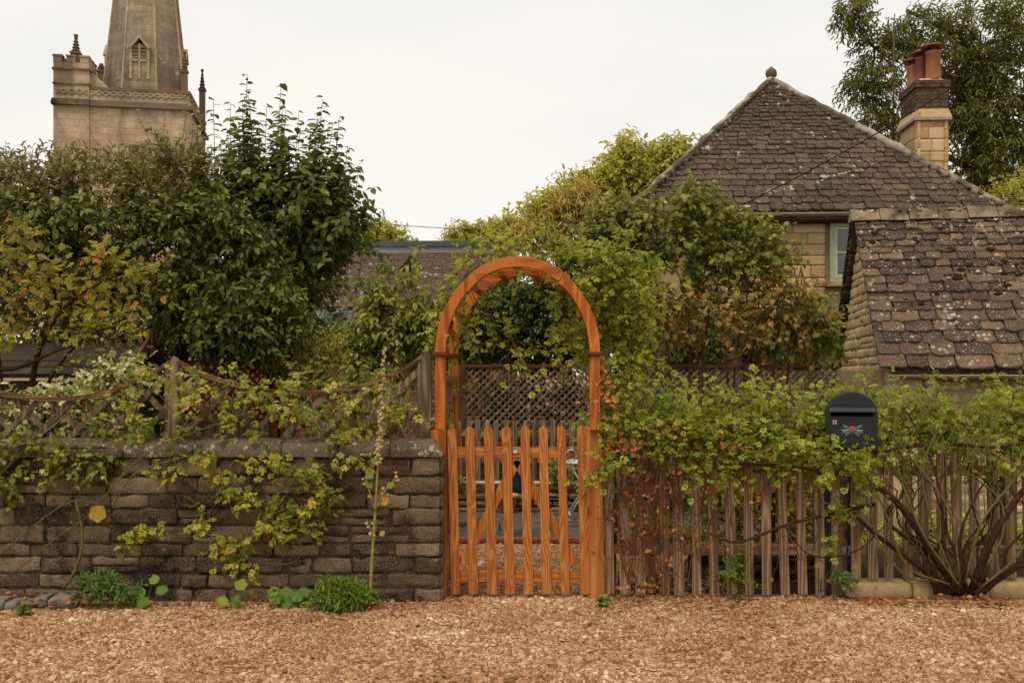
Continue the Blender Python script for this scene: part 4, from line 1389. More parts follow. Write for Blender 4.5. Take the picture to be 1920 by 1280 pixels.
# ------------------------------------------------------------------ lattice fences at the back of the garden
def diag_strips(x0, x1, z0, ztop, step, wd, th, Y, mat, parent, name='lattice_strip', zmax=None):
    """crossing strips at 45 degrees clipped to x0..x1, z0..ztop(x)"""
    zm = zmax if zmax else max(ztop(x0), ztop(x1))
    H_ = zm - z0
    for sg in (1, -1):
        c = x0 - H_ + step * .5
        while c < x1 + H_:
            ins = []
            N_ = 160
            for i in range(N_ + 1):
                t = i / N_
                x = c + sg * t * H_ if sg == 1 else c + H_ - t * H_
                x = c + t * H_ if sg == 1 else c + (1 - t) * H_
                z = z0 + t * H_
                if x0 <= x <= x1 and z <= ztop(x):
                    ins.append((x, z))
            if len(ins) > 5:
                a, b = ins[0], ins[-1]
                y = Y - sg * th * .5
                MB().beam((a[0], y, a[1]), (b[0], y, b[1]), wd * random.uniform(.92, 1.08), th * .96).build(name, mat, parent)
            c += step


def lattice_panel(parent, px0, px1, Y, ztop, z0, strip, rail, post, step=.105, posts=(0, 1), wd=.024):
    x0, x1 = P(px0, 0, Y).x, P(px1, 0, Y).x
    diag_strips(x0 + .03, x1 - .03, z0, lambda x: ztop - .03, step, wd, .012, Y, strip, parent)
    MB().box(x0, x1, Y - .03, Y + .03, ztop - .035, ztop + .015).build('top_rail', rail, parent, False, .004)
    MB().box(x0, x1, Y - .028, Y + .028, z0 - .03, z0 + .01).build('bottom_rail', rail, parent, False, .004)
    for i, q in enumerate((x0, x1)):
        if i in posts:
            MB().box(q - .045, q + .045, Y - .05, Y + .05, 0, ztop + .01).build('post', post, parent, False, .005)


YL = 13.2
zl_ = P(0, 685, YL).z
lat = thing('back_lattice_fence', 'brown diamond lattice fence across the back of the garden', 'fence', (0, YL, 0))
for (a, b) in ((600, 866), (866, 1135), (1135, 1402), (1402, 1600)):
    lattice_panel(lat, a, b, YL, zl_, .75, M['latZ'], M['brownX'], M['brownZ'], .098, posts=(0,) if b < 1600 else (0, 1))
Y9 = 9.9
l2 = thing('side_lattice_fence', 'reddish brown lattice-topped board fence left of the pear', 'fence', (P(400, 0, Y9).x, Y9, 0))
lattice_panel(l2, 270, 520, Y9, P(0, 678, Y9).z, 1.16, M['redlat'], M['redlatX'], M['redlatX'], .082, wd=.022)
x = P(270, 0, Y9).x
while x < P(545, 0, Y9).x:
    MB().box(x, x + .095, Y9 - .012, Y9 + .012, .0, 1.13).build('board', M['picketZ'], l2, False, .003)
    x += .1
MB().box(P(522, 0, Y9).x, P(545, 0, Y9).x, Y9 - .05, Y9 + .05, 0, P(0, 684, Y9).z).build('post', M['redlat'], l2, False, .004)


def picket_mesh(wd, ht, th, mat, round_=True):
    n = 7
    pts = [(-wd / 2, 0), (wd / 2, 0), (wd / 2, ht - wd * .45)]
    if round_:
        for i in range(1, n):
            t = math.pi * i / n
            pts.append((wd / 2 * math.cos(t), ht - wd * .45 + wd * .45 * math.sin(t)))
    pts.append((-wd / 2, ht - wd * .45))
    return MB().prism(pts, -th / 2, th / 2).mesh('picket', mat, False, min(.004, th * .2))


# weathered picket fence at the back of the terrace
YB = 12.75
bf_ = thing('rear_picket_fence', 'grey picket fence along the back bed, seen through the gate', 'fence', (0, YB, .2))
bz = P(0, 786, YB).z - .2
bp = [picket_mesh(.064, bz + d, .02, M['picketZ']) for d in (-.015, 0, .012)]
x = P(845, 0, YB).x
while x < P(1240, 0, YB).x:
    link('picket', random.choice(bp), bf_, Matrix.Translation((x, -.03, 0)) @ Matrix.Rotation(random.uniform(-.02, .02), 4, 'Y'))
    x += .1175
for zz_ in (.28, .62):
    MB().box(P(840, 0, YB).x, P(1245, 0, YB).x, YB - .015, YB + .03, .2 + zz_, .2 + zz_ + .07).build('rail', M['picketX'], bf_, False, .004)
# low dry-stone face of the raised bed and the cream waste pipe along it
bw = thing('bed_retaining_wall', 'low rough stone wall holding the back flower bed', 'wall', (0, 11.6, 0))
MB().box(-2.2, 3, 11.66, 11.8, 0, .21).build('core', M['soil'], bw)
courses(bw, Matrix.Translation((0, .02, 0)), -1.9, 2.6, 0.0, .22, (.06, .1), (.14, .35), M['wallstone'], .1, .012, 5, 4, .014)
wp = MB().tube([(P(835, 0, 11.9).x, 11.9, P(0, 905, 11.9).z), (P(1140, 0, 11.9).x, 11.9, P(0, 906, 11.9).z)], .028, 12).build('waste_pipe', M['cream'], None, True)
tag(wp, 'cream plastic pipe running level along the back bed', 'pipe')

# pots, bistro table, folding chair on the terrace
tp = thing('teal_planter', 'teal glazed planter pot standing on the back bed', 'pot', tuple(P(963, 952, 11.7)))
c = P(963, 0, 11.7)
MB().lathe([(.1, .24), (.115, .3), (.135, .52), (.15, .53), (.15, .57), (.125, .57), (.12, .5)], (c.x, 11.7, 0.02), 20).build('body', M['teal'], tp, True)
MB().lathe([(.117, .5), (.117, .51)], (c.x, 11.7, 0.02), 16).build('soil', M['soil'], tp)
tp = thing('terracotta_planter', 'pale pink terracotta pot on the paving before the teal one', 'pot', (P(951, 0, 11.4).x, 11.4, .03))
MB().lathe([(.085, 0), (.115, .17), (.13, .17), (.13, .21), (.11, .21), (.105, .17)], (P(951, 0, 11.4).x, 11.4, .035), 20).build('body', M['terrapink'], tp, True)
MB().lathe([(.105, .18), (.105, .185)], (P(951, 0, 11.4).x, 11.4, .035), 16).build('soil', M['soil'], tp)
YT = 11.2
tb = thing('bistro_table', 'small white folding bistro table behind the gate', 'table', (P(1092, 0, YT).x, YT, .04))
cx2 = P(1096, 0, YT).x
MB().lathe([(.22, 0), (.23, .008), (.23, .02), (.21, .03)], (cx2, YT, P(0, 868, YT).z), 24).build('table_top', M['white'], tb, True)
for sy in (-.12, .12):
    for a, b in ((-.17, .17), (.17, -.17)):
        MB().tube([(cx2 + a, YT + sy, .045), (cx2 + b, YT + sy, P(0, 868, YT).z)], .011, 6).build('leg', M['white'], tb, True)
for a in (-.17, .17):
    MB().tube([(cx2 + a, YT - .13, .05), (cx2 + a, YT + .13, .05)], .011, 6).build('foot_bar', M['white'], tb, True)
MB().tube([(cx2 - .1, YT - .12, P(0, 906, YT).z), (cx2 + .1, YT - .12, P(0, 906, YT).z)], .01, 6).build('cross_bar', M['white'], tb, True)
ce = thing('folding_chair', 'pale blue folding metal chair just glimpsed behind the picket fence', 'chair', (P(1160, 0, 11).x, 11.0, .04))
cx3 = P(1163, 0, 11).x
for sy in (-.18, .18):
    MB().tube([(cx3 - .2, 11 + sy, .045), (cx3 + .18, 11 + sy, .86)], .012, 6).build('back_leg', M['blue'], ce, True)
    MB().tube([(cx3 + .2, 11 + sy, .045), (cx3 - .16, 11 + sy, .46)], .012, 6).build('front_leg', M['blue'], ce, True)
for k in range(4):
    MB().box(cx3 - .19 + k * .09, cx3 - .12 + k * .09, 10.81, 11.19, .45, .465).build('seat_slat', M['blue'], ce, False, .003)
for z in (.68, .78):
    MB().beam((cx3 + .1 + (z - .68) * .45, 10.81, z), (cx3 + .1 + (z - .68) * .45, 11.19, z), .06, .012, (1, 0, 0)).build('back_slat', M['blue'], ce, False, .003)

# ================================================================== FRONT: stone wall
WY = 7.05
wl = thing('stone_wall', 'dark weathered coursed rubble garden wall with rounded coping left of the gate', 'wall', (-2.4, WY, 0))
wx_r = P(826, 0, WY).x
wx_l = -4.6
Wz = P(0, 856, WY).z
MB().box(wx_l, wx_r - .02, WY + .013, WY + .34, 0, Wz).build('core', M['mortar'], wl)
Mw = Matrix.Translation((2.4, 0, 0))
rows = [.11, .105, .12, .095, .13, .12, .10, .13, .14]
tot = sum(rows)
rows = [r * (Wz + .01) / tot for r in rows]
z = -.01
for ri, h in enumerate(rows):
    x = wx_r
    k = 0
    while x > wx_l:
        w_ = random.uniform(.17, .52) if k else (random.uniform(.3, .38) if ri % 2 else random.uniform(.18, .24))
        parts = [(z, h)]
        if k and h > .11 and random.random() < .25:
            q = random.uniform(.42, .58)
            parts = [(z, h * q), (z + h * q, h * (1 - q))]
        if k and h < .11 and random.random() < .2:
            h2 = h * .8
        for zz_, hh in parts:
            gp = random.uniform(.007, .014)
            me = stone_mesh(w_ - gp, hh - gp, .24, M['wallstone'], 14, 8, .017, .015)
            link('wall_stone', me, wl, Mw @ Matrix.Translation((x - w_ + gp / 2, -random.uniform(-.008, .016), zz_ + gp / 2)) @ Matrix.Rotation(random.uniform(-.02, .02), 4, 'Y'))
        x -= w_
        k += 1
    # return stone on the end face
    me = stone_mesh(.3, h - .014, .15, M['wallstone'], 7, 5, .012, .02)
    link('wall_stone', me, wl, Mw @ Matrix.Translation((wx_r + .004, .03, z + .007)) @ Matrix.Rotation(R(90), 4, 'Z') @ Matrix.Translation((0, -.015, 0)))
    z += h
x = wx_r + .02
while x > wx_l:
    w_ = random.uniform(.35, .7)
    zb2 = Wz
    m = MB()
    nx_ = 6
    prof = [(-.03, 0), (-.035, .045), (-.015, .085), (.03, .105), (.17, .115), (.33, .1), (.36, .0)]
    vs, fs = [], []
    sx_ = random.uniform(0, 90)
    for i in range(nx_ + 1):
        for (py_, pz_) in prof:
            xx = x - w_ + .004 + (w_ - .008) * i / nx_
            if x > wx_r and i == nx_ and pz_ > .06:
                xx -= .06
            nn_ = noise.noise(Vector((sx_ + xx * 6, py_ * 8, pz_ * 8)))
            vs.append((xx, WY + py_ + nn_ * .008, zb2 + pz_ + (nn_ * .009 if pz_ > 0 else 0)))
    k_ = len(prof)
    for i in range(nx_):
        for j in range(k_ - 1):
            fs.append((i * k_ + j, (i + 1) * k_ + j, (i + 1) * k_ + j + 1, i * k_ + j + 1))
    fs += [tuple(range(k_)), tuple(nx_ * k_ + j for j in range(k_ - 1, -1, -1))]
    m.add(vs, fs)
    m.build('coping_stone', M['coping'], wl, True)
    x -= w_

# kerb stones at the foot of the wall on the left, and under the fence on the right
ks = thing('grey_kerb_edging', 'row of grey kerb stones at the left foot of the wall', 'kerb', (-3.2, 6.7, 0))
x = -3.75
pxk = [(-30, 18), (20, 45), (48, 70), (74, 98), (101, 146)]
for a, b in pxk:
    ya = 6.93 - (a < 60) * .06
    A0, B0 = P(a, 0, ya).x, P(b, 0, ya).x
    m = stone_mesh(B0 - A0, .06 + random.uniform(0, .025), .14, M['kerbgrey'], 6, 4, .012, .02)
    link('kerb_stone', m, ks, Matrix.Translation((A0 + 3.2, ya - 6.7 - .1, 0)) @ Matrix.Rotation(random.uniform(-.02, .1), 4, 'Z'))
    MB().box(A0 + .01, B0 - .01, ya - .085, ya + .03, .0, .058).build('kerb_top', M['kerbgrey'], ks, False, .012)
lk = thing('low_stone_kerb', 'low pale stone kerb under the right-hand pickets', 'kerb', (3, 7.15, 0))
A0 = P(1590, 0, 7.12).x
B0 = 4.2
x = A0
while x < B0:
    w_ = random.uniform(.35, .62)
    m = stone_mesh(w_ - .012, .12, .2, M['gable'], 8, 5, .014, .02)
    link('kerb_stone', m, lk, Matrix.Translation((x - 3, -.03, .0)))
    MB().box(x + .01, x + w_ - .02, 7.135, 7.33, .05, .116).build('kerb_top', M['gable'], lk, False, .012)
    x += w_
# broken low wall seen between the pickets
lw = thing('low_garden_wall', 'low dark stone wall just behind the picket fence', 'wall', (2.2, 7.85, 0))
MB().box(P(1300, 0, 7.9).x, P(1590, 0, 7.9).x, 7.93, 8.15, 0, .24).build('core', M['soil'], lw)
courses(lw, Matrix.Translation((-2.2, .05, 0)), P(1300, 0, 7.9).x, P(1590, 0, 7.9).x, 0, .27, (.07, .11), (.16, .34), M['wallstone'], .15, .012, 6, 4, .014)

# ------------------------------------------------------------------ gate
GY = 7.2
S = F / GY


def gx_(px):
    return (px - HX) / S


def gz_(py):
    return EYE - (py - HY) / S


gt = thing('picket_gate', 'orange stained wooden picket gate with rounded tops and inverted V brace', 'gate', (gx_(968), GY, 0))
tops = [(839, 856, 802), (872, 889.5, 800), (907, 925, 799), (940, 958, 800), (975, 992.5, 798), (1009, 1026, 799), (1044.5, 1060.5, 798), (1081, 1098, 797)]
for i, (a, b, t) in enumerate(tops):
    wd = (b - a) / S
    z1, z0_ = gz_(t), gz_(1113)
    me = picket_mesh(wd, z1 - z0_, .019, M['cedarZ'])
    xc = gx_((a + b) / 2 + 7.3)
    link('picket', me, gt, Matrix.Translation((xc - gx_(968), -.012, z0_)) @ Matrix.Rotation(-.0228 + random.uniform(-.002, .002), 4, 'Y'))
scr = MB().lathe([(.0045, 0), (.0042, .0012), (.003, .0018)], (0, 0, 0), 8).mesh('screw_head', M['steel'])
for (a, b, t) in tops:
    for pyc in (843, 852, 1075, 1085):
        xs_ = gx_((a + b) / 2 + 7.3 * (pyc - 800) / 313 + random.uniform(-2, 2))
        link('screw_head', scr, gt, Matrix.Translation((xs_ - gx_(968), -.0215, gz_(pyc + random.uniform(-1, 1)))) @ Matrix.Rotation(R(90), 4, 'X'))
xl_, xr_ = gx_(843), gx_(1098)
MB().box(xl_, xr_, GY + .0, GY + .03, gz_(857.5), gz_(838)).build('top_rail', M['cedarX'], gt, False, .003)
MB().box(xl_ + .02, xr_ + .02, GY + .0, GY + .03, gz_(1090), gz_(1070)).build('bottom_rail', M['cedarX'], gt, False, .003)
for sx_, ex in ((866, 970), (1082, 968)):
    MB().beam((gx_(sx_), GY + .016, gz_(1058)), (gx_(ex), GY + .016, gz_(862)), .064, .028).build('diagonal_brace', M['cedarZ'], gt, False, .003)
# ring latch and its plate
lt = MB()
cc = Vector((gx_(1069.5), GY - .045, gz_(853)))
ring = [cc + Vector((.04 * math.cos(t), -.004, .04 * math.sin(t))) for t in [2 * math.pi * i / 28 for i in range(29)]]
lt.tube(ring, .0055, 8)
lt.build('latch_ring', M['steel'], gt, True)
MB().lathe([(.026, 0), (.026, .006), (.018, .012), (.012, .03)], (0, 0, 0), 16).v
m = MB().lathe([(.027, 0), (.027, .006), (.018, .014), (.01, .03), (.008, .034)], (0, 0, 0), 16)
m.v = [(gx_(1073) + x, GY - .022 - z, gz_(843) + y) for x, y, z in m.v]
m.build('latch_rose', M['steel'], gt, True)
m = MB().box(gx_(961), gx_(972), GY - .006, GY - .001, gz_(850.5), gz_(842))
m.build('name_plate', M['steel'], gt, False, .003)
MB().box(gx_(963), gx_(970), GY - .009, GY - .006, gz_(848.5), gz_(844)).build('plate_boss', M['white'], gt, False, .001)
# gate posts
po = MB().beam((gx_(1119), GY + .01, -.02), (gx_(1112), GY + .01, gz_(800)), .112, .1).build('gate_post', M['postZ'], None, False, .008)
FRM[po] = Matrix.Identity(4)
tag(po, 'square orange-brown gate post on the latch side, right of the gate', 'post')
po = MB().beam((gx_(824.5), GY + .05, -.02), (gx_(822), GY + .05, gz_(806)), .108, .1).build('gate_post', M['archZ'], None, False, .006)
tag(po, 'square orange gate post on the hinge side, mostly hidden by the wall', 'post')

# ------------------------------------------------------------------ arch over the gate
AG = R(-4.6)
ar = thing('garden_arch', 'orange timber rose arch with round top over the gate', 'arch', (gx_(970), GY + .0, 0), AG)
aw, ab, ath, adp = .592, .688, .074, .05
zsp = gz_(662)


def arc_seg(y, t0, t1, n=9, steps=0.0):
    m = MB()
    vs, fs = [], []
    for i in range(n + 1):
        t = t0 + (t1 - t0) * i / n
        for rr_ in (0, 1):
            a, b = aw - rr_ * ath - steps, ab - rr_ * ath - steps
            for yy in (y - adp / 2, y + adp / 2):
                vs.append((a * math.cos(t), yy, zsp + b * math.sin(t)))
    for i in range(n):
        o, q = i * 4, i * 4 + 4
        fs += [(o, q, q + 1, o + 1), (o + 2, o + 3, q + 3, q + 2), (o, o + 2, q + 2, q), (o + 1, q + 1, q + 3, o + 3)]
    fs += [(0, 1, 3, 2), (n * 4, n * 4 + 2, n * 4 + 3, n * 4 + 1)]
    return m.add(vs, fs)


for y in (-.0, .66):
    for (t0, t1, st) in ((0, 55, 0), (55.6, 122, -.007), (122.6, 180, 0)):
        arc_seg(y, R(t0), R(t1), 10, st).build('arch_segment', M['archX'] if 50 < t0 < 100 else M['archZ'], ar, False, 0, local=True)
    for sg in (-1, 1):
        xc = sg * (aw - ath / 2)
        zb3 = gz_(806) + .002 if y == 0 else 0
        MB().box(xc - ath / 2, xc + ath / 2, y - .03, y + .03, zb3, zsp - .02).build('leg', M['archZ'], ar, False, .005, local=True)
        MB().box(xc - .056, xc + .056, y - .05, y + .05, zsp - .02, zsp + .008).build('collar', M['collar'], ar, False, .004, local=True)
for t in (28, 52, 76, 104, 128, 152):
    a, b = aw - ath - .02, ab - ath - .02
    q = Vector((a * math.cos(R(t)), 0, zsp + b * math.sin(R(t))))
    MB().beam(q + Vector((0, .027, 0)), q + Vector((0, .633, 0)), .045, .03, (math.cos(R(t)), 0, math.sin(R(t)))).build('cross_slat', M['archX'], ar, False, .003, local=True)
for sg in (-1, 1):
    xc = sg * (aw - ath / 2)
    zt2 = gz_(704)
    MB().box(xc - .03, xc + .03, .032, .628, zt2 - .04, zt2).build('side_rail', M['slatZ'], ar, False, .004, local=True)
    MB().box(xc - .03, xc + .03, .032, .628, .35, .39).build('side_rail', M['slatZ'], ar, False, .004, local=True)
    for k in range(4):
        y = .1 + k * .15
        MB().box(xc - .012, xc + .012, y - .018, y + .018, .39, zt2 - .042).build('side_slat', M['slatZ'], ar, False, .003, local=True)
    MB().box(xc - .02, xc + .02, .032, .628, zsp + .15, zsp + .185).build('side_rail', M['archZ'], ar, False, .003, local=True)

# ------------------------------------------------------------------ trellis on the wall
TY = 7.32
tr = thing('wall_trellis', 'weathered diamond trellis with scooped top on the stone wall', 'trellis', (-2.3, TY, 1.13))


def tcurve(pts):
    xs = [P(a, 0, TY).x for a, b in pts]
    zs_ = [P(0, b, TY).z for a, b in pts]

    def f(x):
        return float(np.interp(x, xs, zs_))
    return f, xs[0], xs[-1], list(zip(xs, zs_))


pan = [[(-190, 668), (-130, 698), (-60, 722), (0, 737), (60, 745), (120, 747), (190, 738), (250, 716), (290, 697), (318, 680)],
       [(338, 680), (380, 701), (430, 717), (490, 731), (550, 736), (620, 734), (680, 722), (730, 704), (765, 686), (792, 668)]]
zt0 = P(0, 826, TY).z
for pp in pan:
    f, xa, xb, line = tcurve(pp)
    diag_strips(xa, xb, zt0 + .02, lambda x: f(x) - .01, .25, .042, .016, TY, M['trelZ'], tr, 'trellis_strip', zmax=P(0, 660, TY).z)
    sm = smooth_line([Vector((x, TY, z)) for x, z in line], 3)
    m = MB()
    vs, fs = [], []
    for p in sm:
        for dy, dz in ((-.03, -.018), (.03, -.018), (.03, .014), (-.03, .014)):
            vs.append((p.x, p.y + dy, p.z + dz))
    for i in range(len(sm) - 1):
        for j in range(4):
            q = (j + 1) % 4
            fs.append((i * 4 + j, i * 4 + q, i * 4 + 4 + q, i * 4 + 4 + j))
    fs += [(0, 1, 2, 3), tuple((len(sm) - 1) * 4 + j for j in (3, 2, 1, 0))]
    m.add(vs, fs)
    m.build('scooped_rail', M['trelX'], tr)
    MB().box(xa, xb, TY - .022, TY + .022, zt0 - .02, zt0 + .022).build('bottom_rail', M['trelX'], tr, False, .004)
    for q in (xa + .014, xb - .014):
        MB().box(q - .016, q + .016, TY - .02, TY + .02, zt0 + .024, f(q) - .02).build('stile', M['trelZ'], tr, False, .003)
for a, b, t in ((318, 337, 668), (790.5, 809, 659), (-212, -192, 655)):
    xa, xb, zt_ = P(a, 0, TY).x, P(b, 0, TY).x, P(0, t, TY).z
    m = MB().box(xa, xb, TY - .035, TY + .035, .0, zt_ - .04)
    xm = (xa + xb) / 2
    m.add([(xa, TY - .035, zt_ - .04), (xb, TY - .035, zt_ - .04), (xb, TY + .035, zt_ - .04), (xa, TY + .035, zt_ - .04), (xm, TY - .035, zt_), (xm, TY + .035, zt_)], [(0, 1, 4), (1, 2, 5, 4), (2, 3, 5), (3, 0, 4, 5)])
    m.build('post', M['trelZ'], tr)

# ------------------------------------------------------------------ picket fence on the right
FY = 7.22
pf = thing('picket_fence', 'weathered brown picket fence under the rose hedge, right of the gate', 'fence', (2.5, FY, 0))
left = [1143, 1172, 1200, 1222, 1246, 1272, 1305, 1338, 1370, 1403, 1436, 1470, 1503, 1536, 1567]
right = [1602, 1634, 1664, 1699, 1731, 1764, 1795, 1826, 1861, 1892, 1925, 1958, 1990, 2022]
SF = F / FY
for i, px in enumerate(left + right):
    low = px < 1590
    z0_ = EYE - ((1113 if low else 1083) - HY) / SF + random.uniform(-.006, .006)
    z1 = EYE - ((862 if low else 848) - HY) / SF + random.uniform(-.015, .015)
    wd = random.uniform(.064, .077) if px not in (1222,) else .07
    me = picket_mesh(wd, z1 - z0_, .02, M['picketZ'])
    back = .07 if px in (1222,) else 0
    link('picket', me, pf, Matrix.Translation(((px - HX) / SF - 2.5, -.03 + back + random.uniform(-.004, .004), z0_)) @ Matrix.Rotation(-.02 + random.uniform(-.018, .014), 4, 'Y'))
for (a, b, za, zb3) in ((1128, 1590, 888, 1028), (1585, 2060, 880, 1030)):
    for py in (za, zb3):
        zc2 = EYE - (py - HY) / SF
        MB().box((a - HX) / SF, (b - HX) / SF, FY - .015, FY + .03, zc2 - .045, zc2 + .03).build('rail', M['picketX'], pf, False, .004)
for px in (1580, 1900):
    x = (px - HX) / SF
    MB().box(x - .045, x + .045, FY + .03, FY + .12, 0, EYE - (880 - HY) / SF).build('post', M['picketZ'], pf, False, .006)

# grey utility door/cabinet seen between the pickets
cb_ = thing('grey_cabinet', 'narrow slate grey cabinet with curved handle behind the pickets', 'cabinet', (P(1555, 0, 7.9).x, 7.9, 0))
xa, xb = P(1537, 0, 7.8).x, P(1582, 0, 7.8).x
MB().box(xa, xb, 7.75, 8.0, 0, P(0, 880, 7.8).z).build('body', M['greydoor'], cb_, False, .006)
MB().tube(smooth_line([P(1544, 942, 7.72), P(1552, 944, 7.70), P(1554, 954, 7.70), P(1545, 958, 7.72)], 4), .006, 6).build('handle', M['steel'], cb_, True)

# ------------------------------------------------------------------ post box
BY = 7.0
SB = F / BY


def bx_(px):
    return (px - HX) / SB


def bz_(py):
    return EYE - (py - HY) / SB


pb = thing('post_box', 'black round-topped post box with rose emblem standing in the rose hedge', 'post box', (bx_(1598), BY, 0))
xa, xb, zb4, zt4 = bx_(1552.5), bx_(1643), bz_(842), bz_(734)
xm, rw = (xa + xb) / 2, (xb - xa) / 2


def arch_poly(ins, zlow):
    a = rw - ins
    sp = zt4 - rw * .93
    pts = [(xm - a, zlow), (xm + a, zlow), (xm + a, sp)]
    for i in range(1, 18):
        t = math.pi * i / 18
        pts.append((xm + a * math.cos(t), sp + (rw * .93 - ins) * math.sin(t)))
    pts.append((xm - a, sp))
    return pts


MB().prism(arch_poly(0, zb4), BY, BY + .24).build('body', M['boxblack'], pb, False, .006)
MB().prism(arch_poly(.016, zb4 + .012), BY - .008, BY + .02).build('door', M['boxblack'], pb, False, .003)
MB().box(bx_(1559), bx_(1636), BY - .0095, BY - .007, bz_(781), bz_(769)).build('slot', M['boxdark'], pb)
m = MB().add([(bx_(1558), BY - .008, bz_(763.5)), (bx_(1637), BY - .008, bz_(763.5)), (bx_(1638), BY - .05, bz_(770)), (bx_(1557), BY - .05, bz_(770)), (bx_(1558), BY - .008, bz_(766)), (bx_(1637), BY - .008, bz_(766)), (bx_(1638), BY - .05, bz_(772)), (bx_(1557), BY - .05, bz_(772))],
             [(0, 1, 2, 3), (7, 6, 5, 4), (0, 4, 5, 1), (1, 5, 6, 2), (2, 6, 7, 3), (3, 7, 4, 0)])
m.build('slot_hood', M['boxhood'], pb)
MB().box(bx_(1559), bx_(1636), BY - .012, BY - .007, bz_(782.2), bz_(780.6)).build('slot_lip', M['boxhood'], pb)
MB().box(bx_(1558), bx_(1637), BY - .013, BY - .007, bz_(838), bz_(836)).build('door_sill', M['boxhood'], pb)
MB().box(bx_(1563), bx_(1570), BY - .011, BY - .007, bz_(795), bz_(787.5)).build('lock_plate', M['sticker'], pb)
MB().box(bx_(1564.5), bx_(1567.5), BY - .0125, BY - .0105, bz_(793), bz_(789)).build('lock_mark', M['stickred'], pb)


def text(body, px, py, size, parent, mat, name='lettering', ext=.0018, Y=None):
    cu = bpy.data.curves.new('lettering', 'FONT')
    cu.body = body
    cu.size = size
    cu.extrude = ext
    cu.align_x = 'CENTER'
    cu.align_y = 'CENTER'
    cu.space_character = 1.12
    t = bpy.data.objects.new('tmp', cu)
    C.objects.link(t)
    dg = bpy.context.evaluated_depsgraph_get()
    me = bpy.data.meshes.new_from_object(t.evaluated_get(dg))
    bpy.data.objects.remove(t)
    me.materials.clear()
    me.materials.append(mat)
    me.name = name
    W = Matrix.Translation((bx_(px), Y or BY - .0095, bz_(py))) @ Matrix.Rotation(R(90), 4, 'X')
    return link(name, me, parent, FRM[parent].inverted() @ W)


text('POST', 1597, 753.5, .052, pb, M['boxhood'])
text('ROSE', 1597, 788, .036, pb, M['boxhood'])
text('COTTAGE', 1602, 826, .036, pb, M['boxhood'])
# rose emblem in relief
cxe, cze = bx_(1598), bz_(805.5)
em = MB()
for k in range(3):
    nn = (9, 6, 1)[k]
    for i in range(nn):
        t = 2 * math.pi * i / nn + k
        rr_ = (.019, .0095, 0)[k]
        em.ball((cxe + rr_ * math.cos(t), BY - .010 - .003 * k, cze + rr_ * math.sin(t)), .0105 - .001 * k, 8, 5, (1, .45, 1))
emr = em.build('emblem_rose', M['emrose'], pb, True)
for (dx, dz, ang, ln) in ((-.022, .006, 150, .052), (-.02, -.008, 196, .056), (-.014, -.014, 222, .046), (.022, .006, 32, .052), (.02, -.008, -14, .056), (.014, -.014, -44, .046)):
    t = R(ang)
    d = Vector((math.cos(t), 0, math.sin(t)))
    s_ = Vector((-math.sin(t), 0, math.cos(t)))
    b = Vector((cxe + dx, BY - .0085, cze + dz))
    q = [b, b + d * ln * .35 + s_ * ln * .26, b + d * ln * .75 + s_ * ln * .17, b + d * ln, b + d * ln * .75 - s_ * ln * .17, b + d * ln * .35 - s_ * ln * .26]
    o3 = Vector((0, -.004, 0))
    rib = [b + d * ln * .35 + o3 * 1.6, b + d * ln * .75 + o3 * 1.4]
    MB().add(q + rib, [(0, 1, 6), (1, 2, 7, 6), (2, 3, 7), (0, 6, 5), (6, 7, 4, 5), (7, 3, 4)]).build('emblem_leaf', M['emleaf'], pb)
for sg in (-1, 1):
    MB().tube([Vector((cxe + sg * .02, BY - .009, cze - .0)), Vector((cxe + sg * .072, BY - .009, cze - .002))], .0022, 5).build('emblem_stem', M['sticker'], pb)
MB().box(xm - .045, xm + .045, BY + .275, BY + .355, 0, zb4 + .1).build('stand', M['boxblack'], pb, False, .005)
MB().box(xm - .11, xm + .11, BY + .04, BY + .35, zb4 - .03, zb4 - .001).build('base_plate', M['boxblack'], pb, False, .004)

pb.rotation_euler = (0, 0, R(-15))                   # the box is turned towards the drive

# overhead cables
def cable(name, label, a, b, sag, r):
    a, b = Vector(a), Vector(b)
    pts = [a.lerp(b, i / 24) - Vector((0, 0, sag * 4 * (i / 24) * (1 - i / 24))) for i in range(25)]
    o = MB().tube(pts, r, 6).build(name, M['wire'], None, True)
    return tag(o, label, 'cable')


cable('overhead_cable', 'thick black cable crossing the house roof up to the right', P(1385, 388, 14.75), P(2080, -30, 13.0), .14, .0085)
cable('overhead_cable', 'thin dark wire crossing the sky between the trees', P(520, 402, 30), P(1060, 436, 30), .1, .01)
exec_plants = True

# ================================================================== PLANTS
def mkl(items, Y, rY, n):
    return [(a, b, c, d, Y, rY, n) for a, b, c, d in items]


# ---- tree beyond the church side, far background
plant('distant_tree', 'distant pale tree just above the lead ridge, left of the arch', 'tree',
      [dict(mat='Lyellow', lobes=mkl([(712, 445, 30, 22), (735, 452, 32, 18), (690, 455, 25, 14)], 42, .8, 90), k=8, leaf=(.14, .24), L=(.5, .9), up=.6)],
      (P(715, 700, 42).x, 42, 0), trunk=[[(715, 705, 42, .2), (715, 560, 42, .16), (714, 470, 42, .08)]], twr=.012, limb_r=.05)
plant('distant_tree', 'distant yellowing tree behind the arch top, left of the large tree', 'tree',
      [dict(mat='Lyellow', lobes=mkl([(890, 448, 40, 16), (860, 452, 25, 12), (925, 440, 30, 18)], 42, .8, 80), k=8, leaf=(.14, .24), L=(.5, .9), up=.6)],
      (P(890, 700, 42).x, 42, 0), trunk=[[(890, 705, 42, .2), (890, 560, 42, .16), (890, 470, 42, .08)]], twr=.012, limb_r=.05)

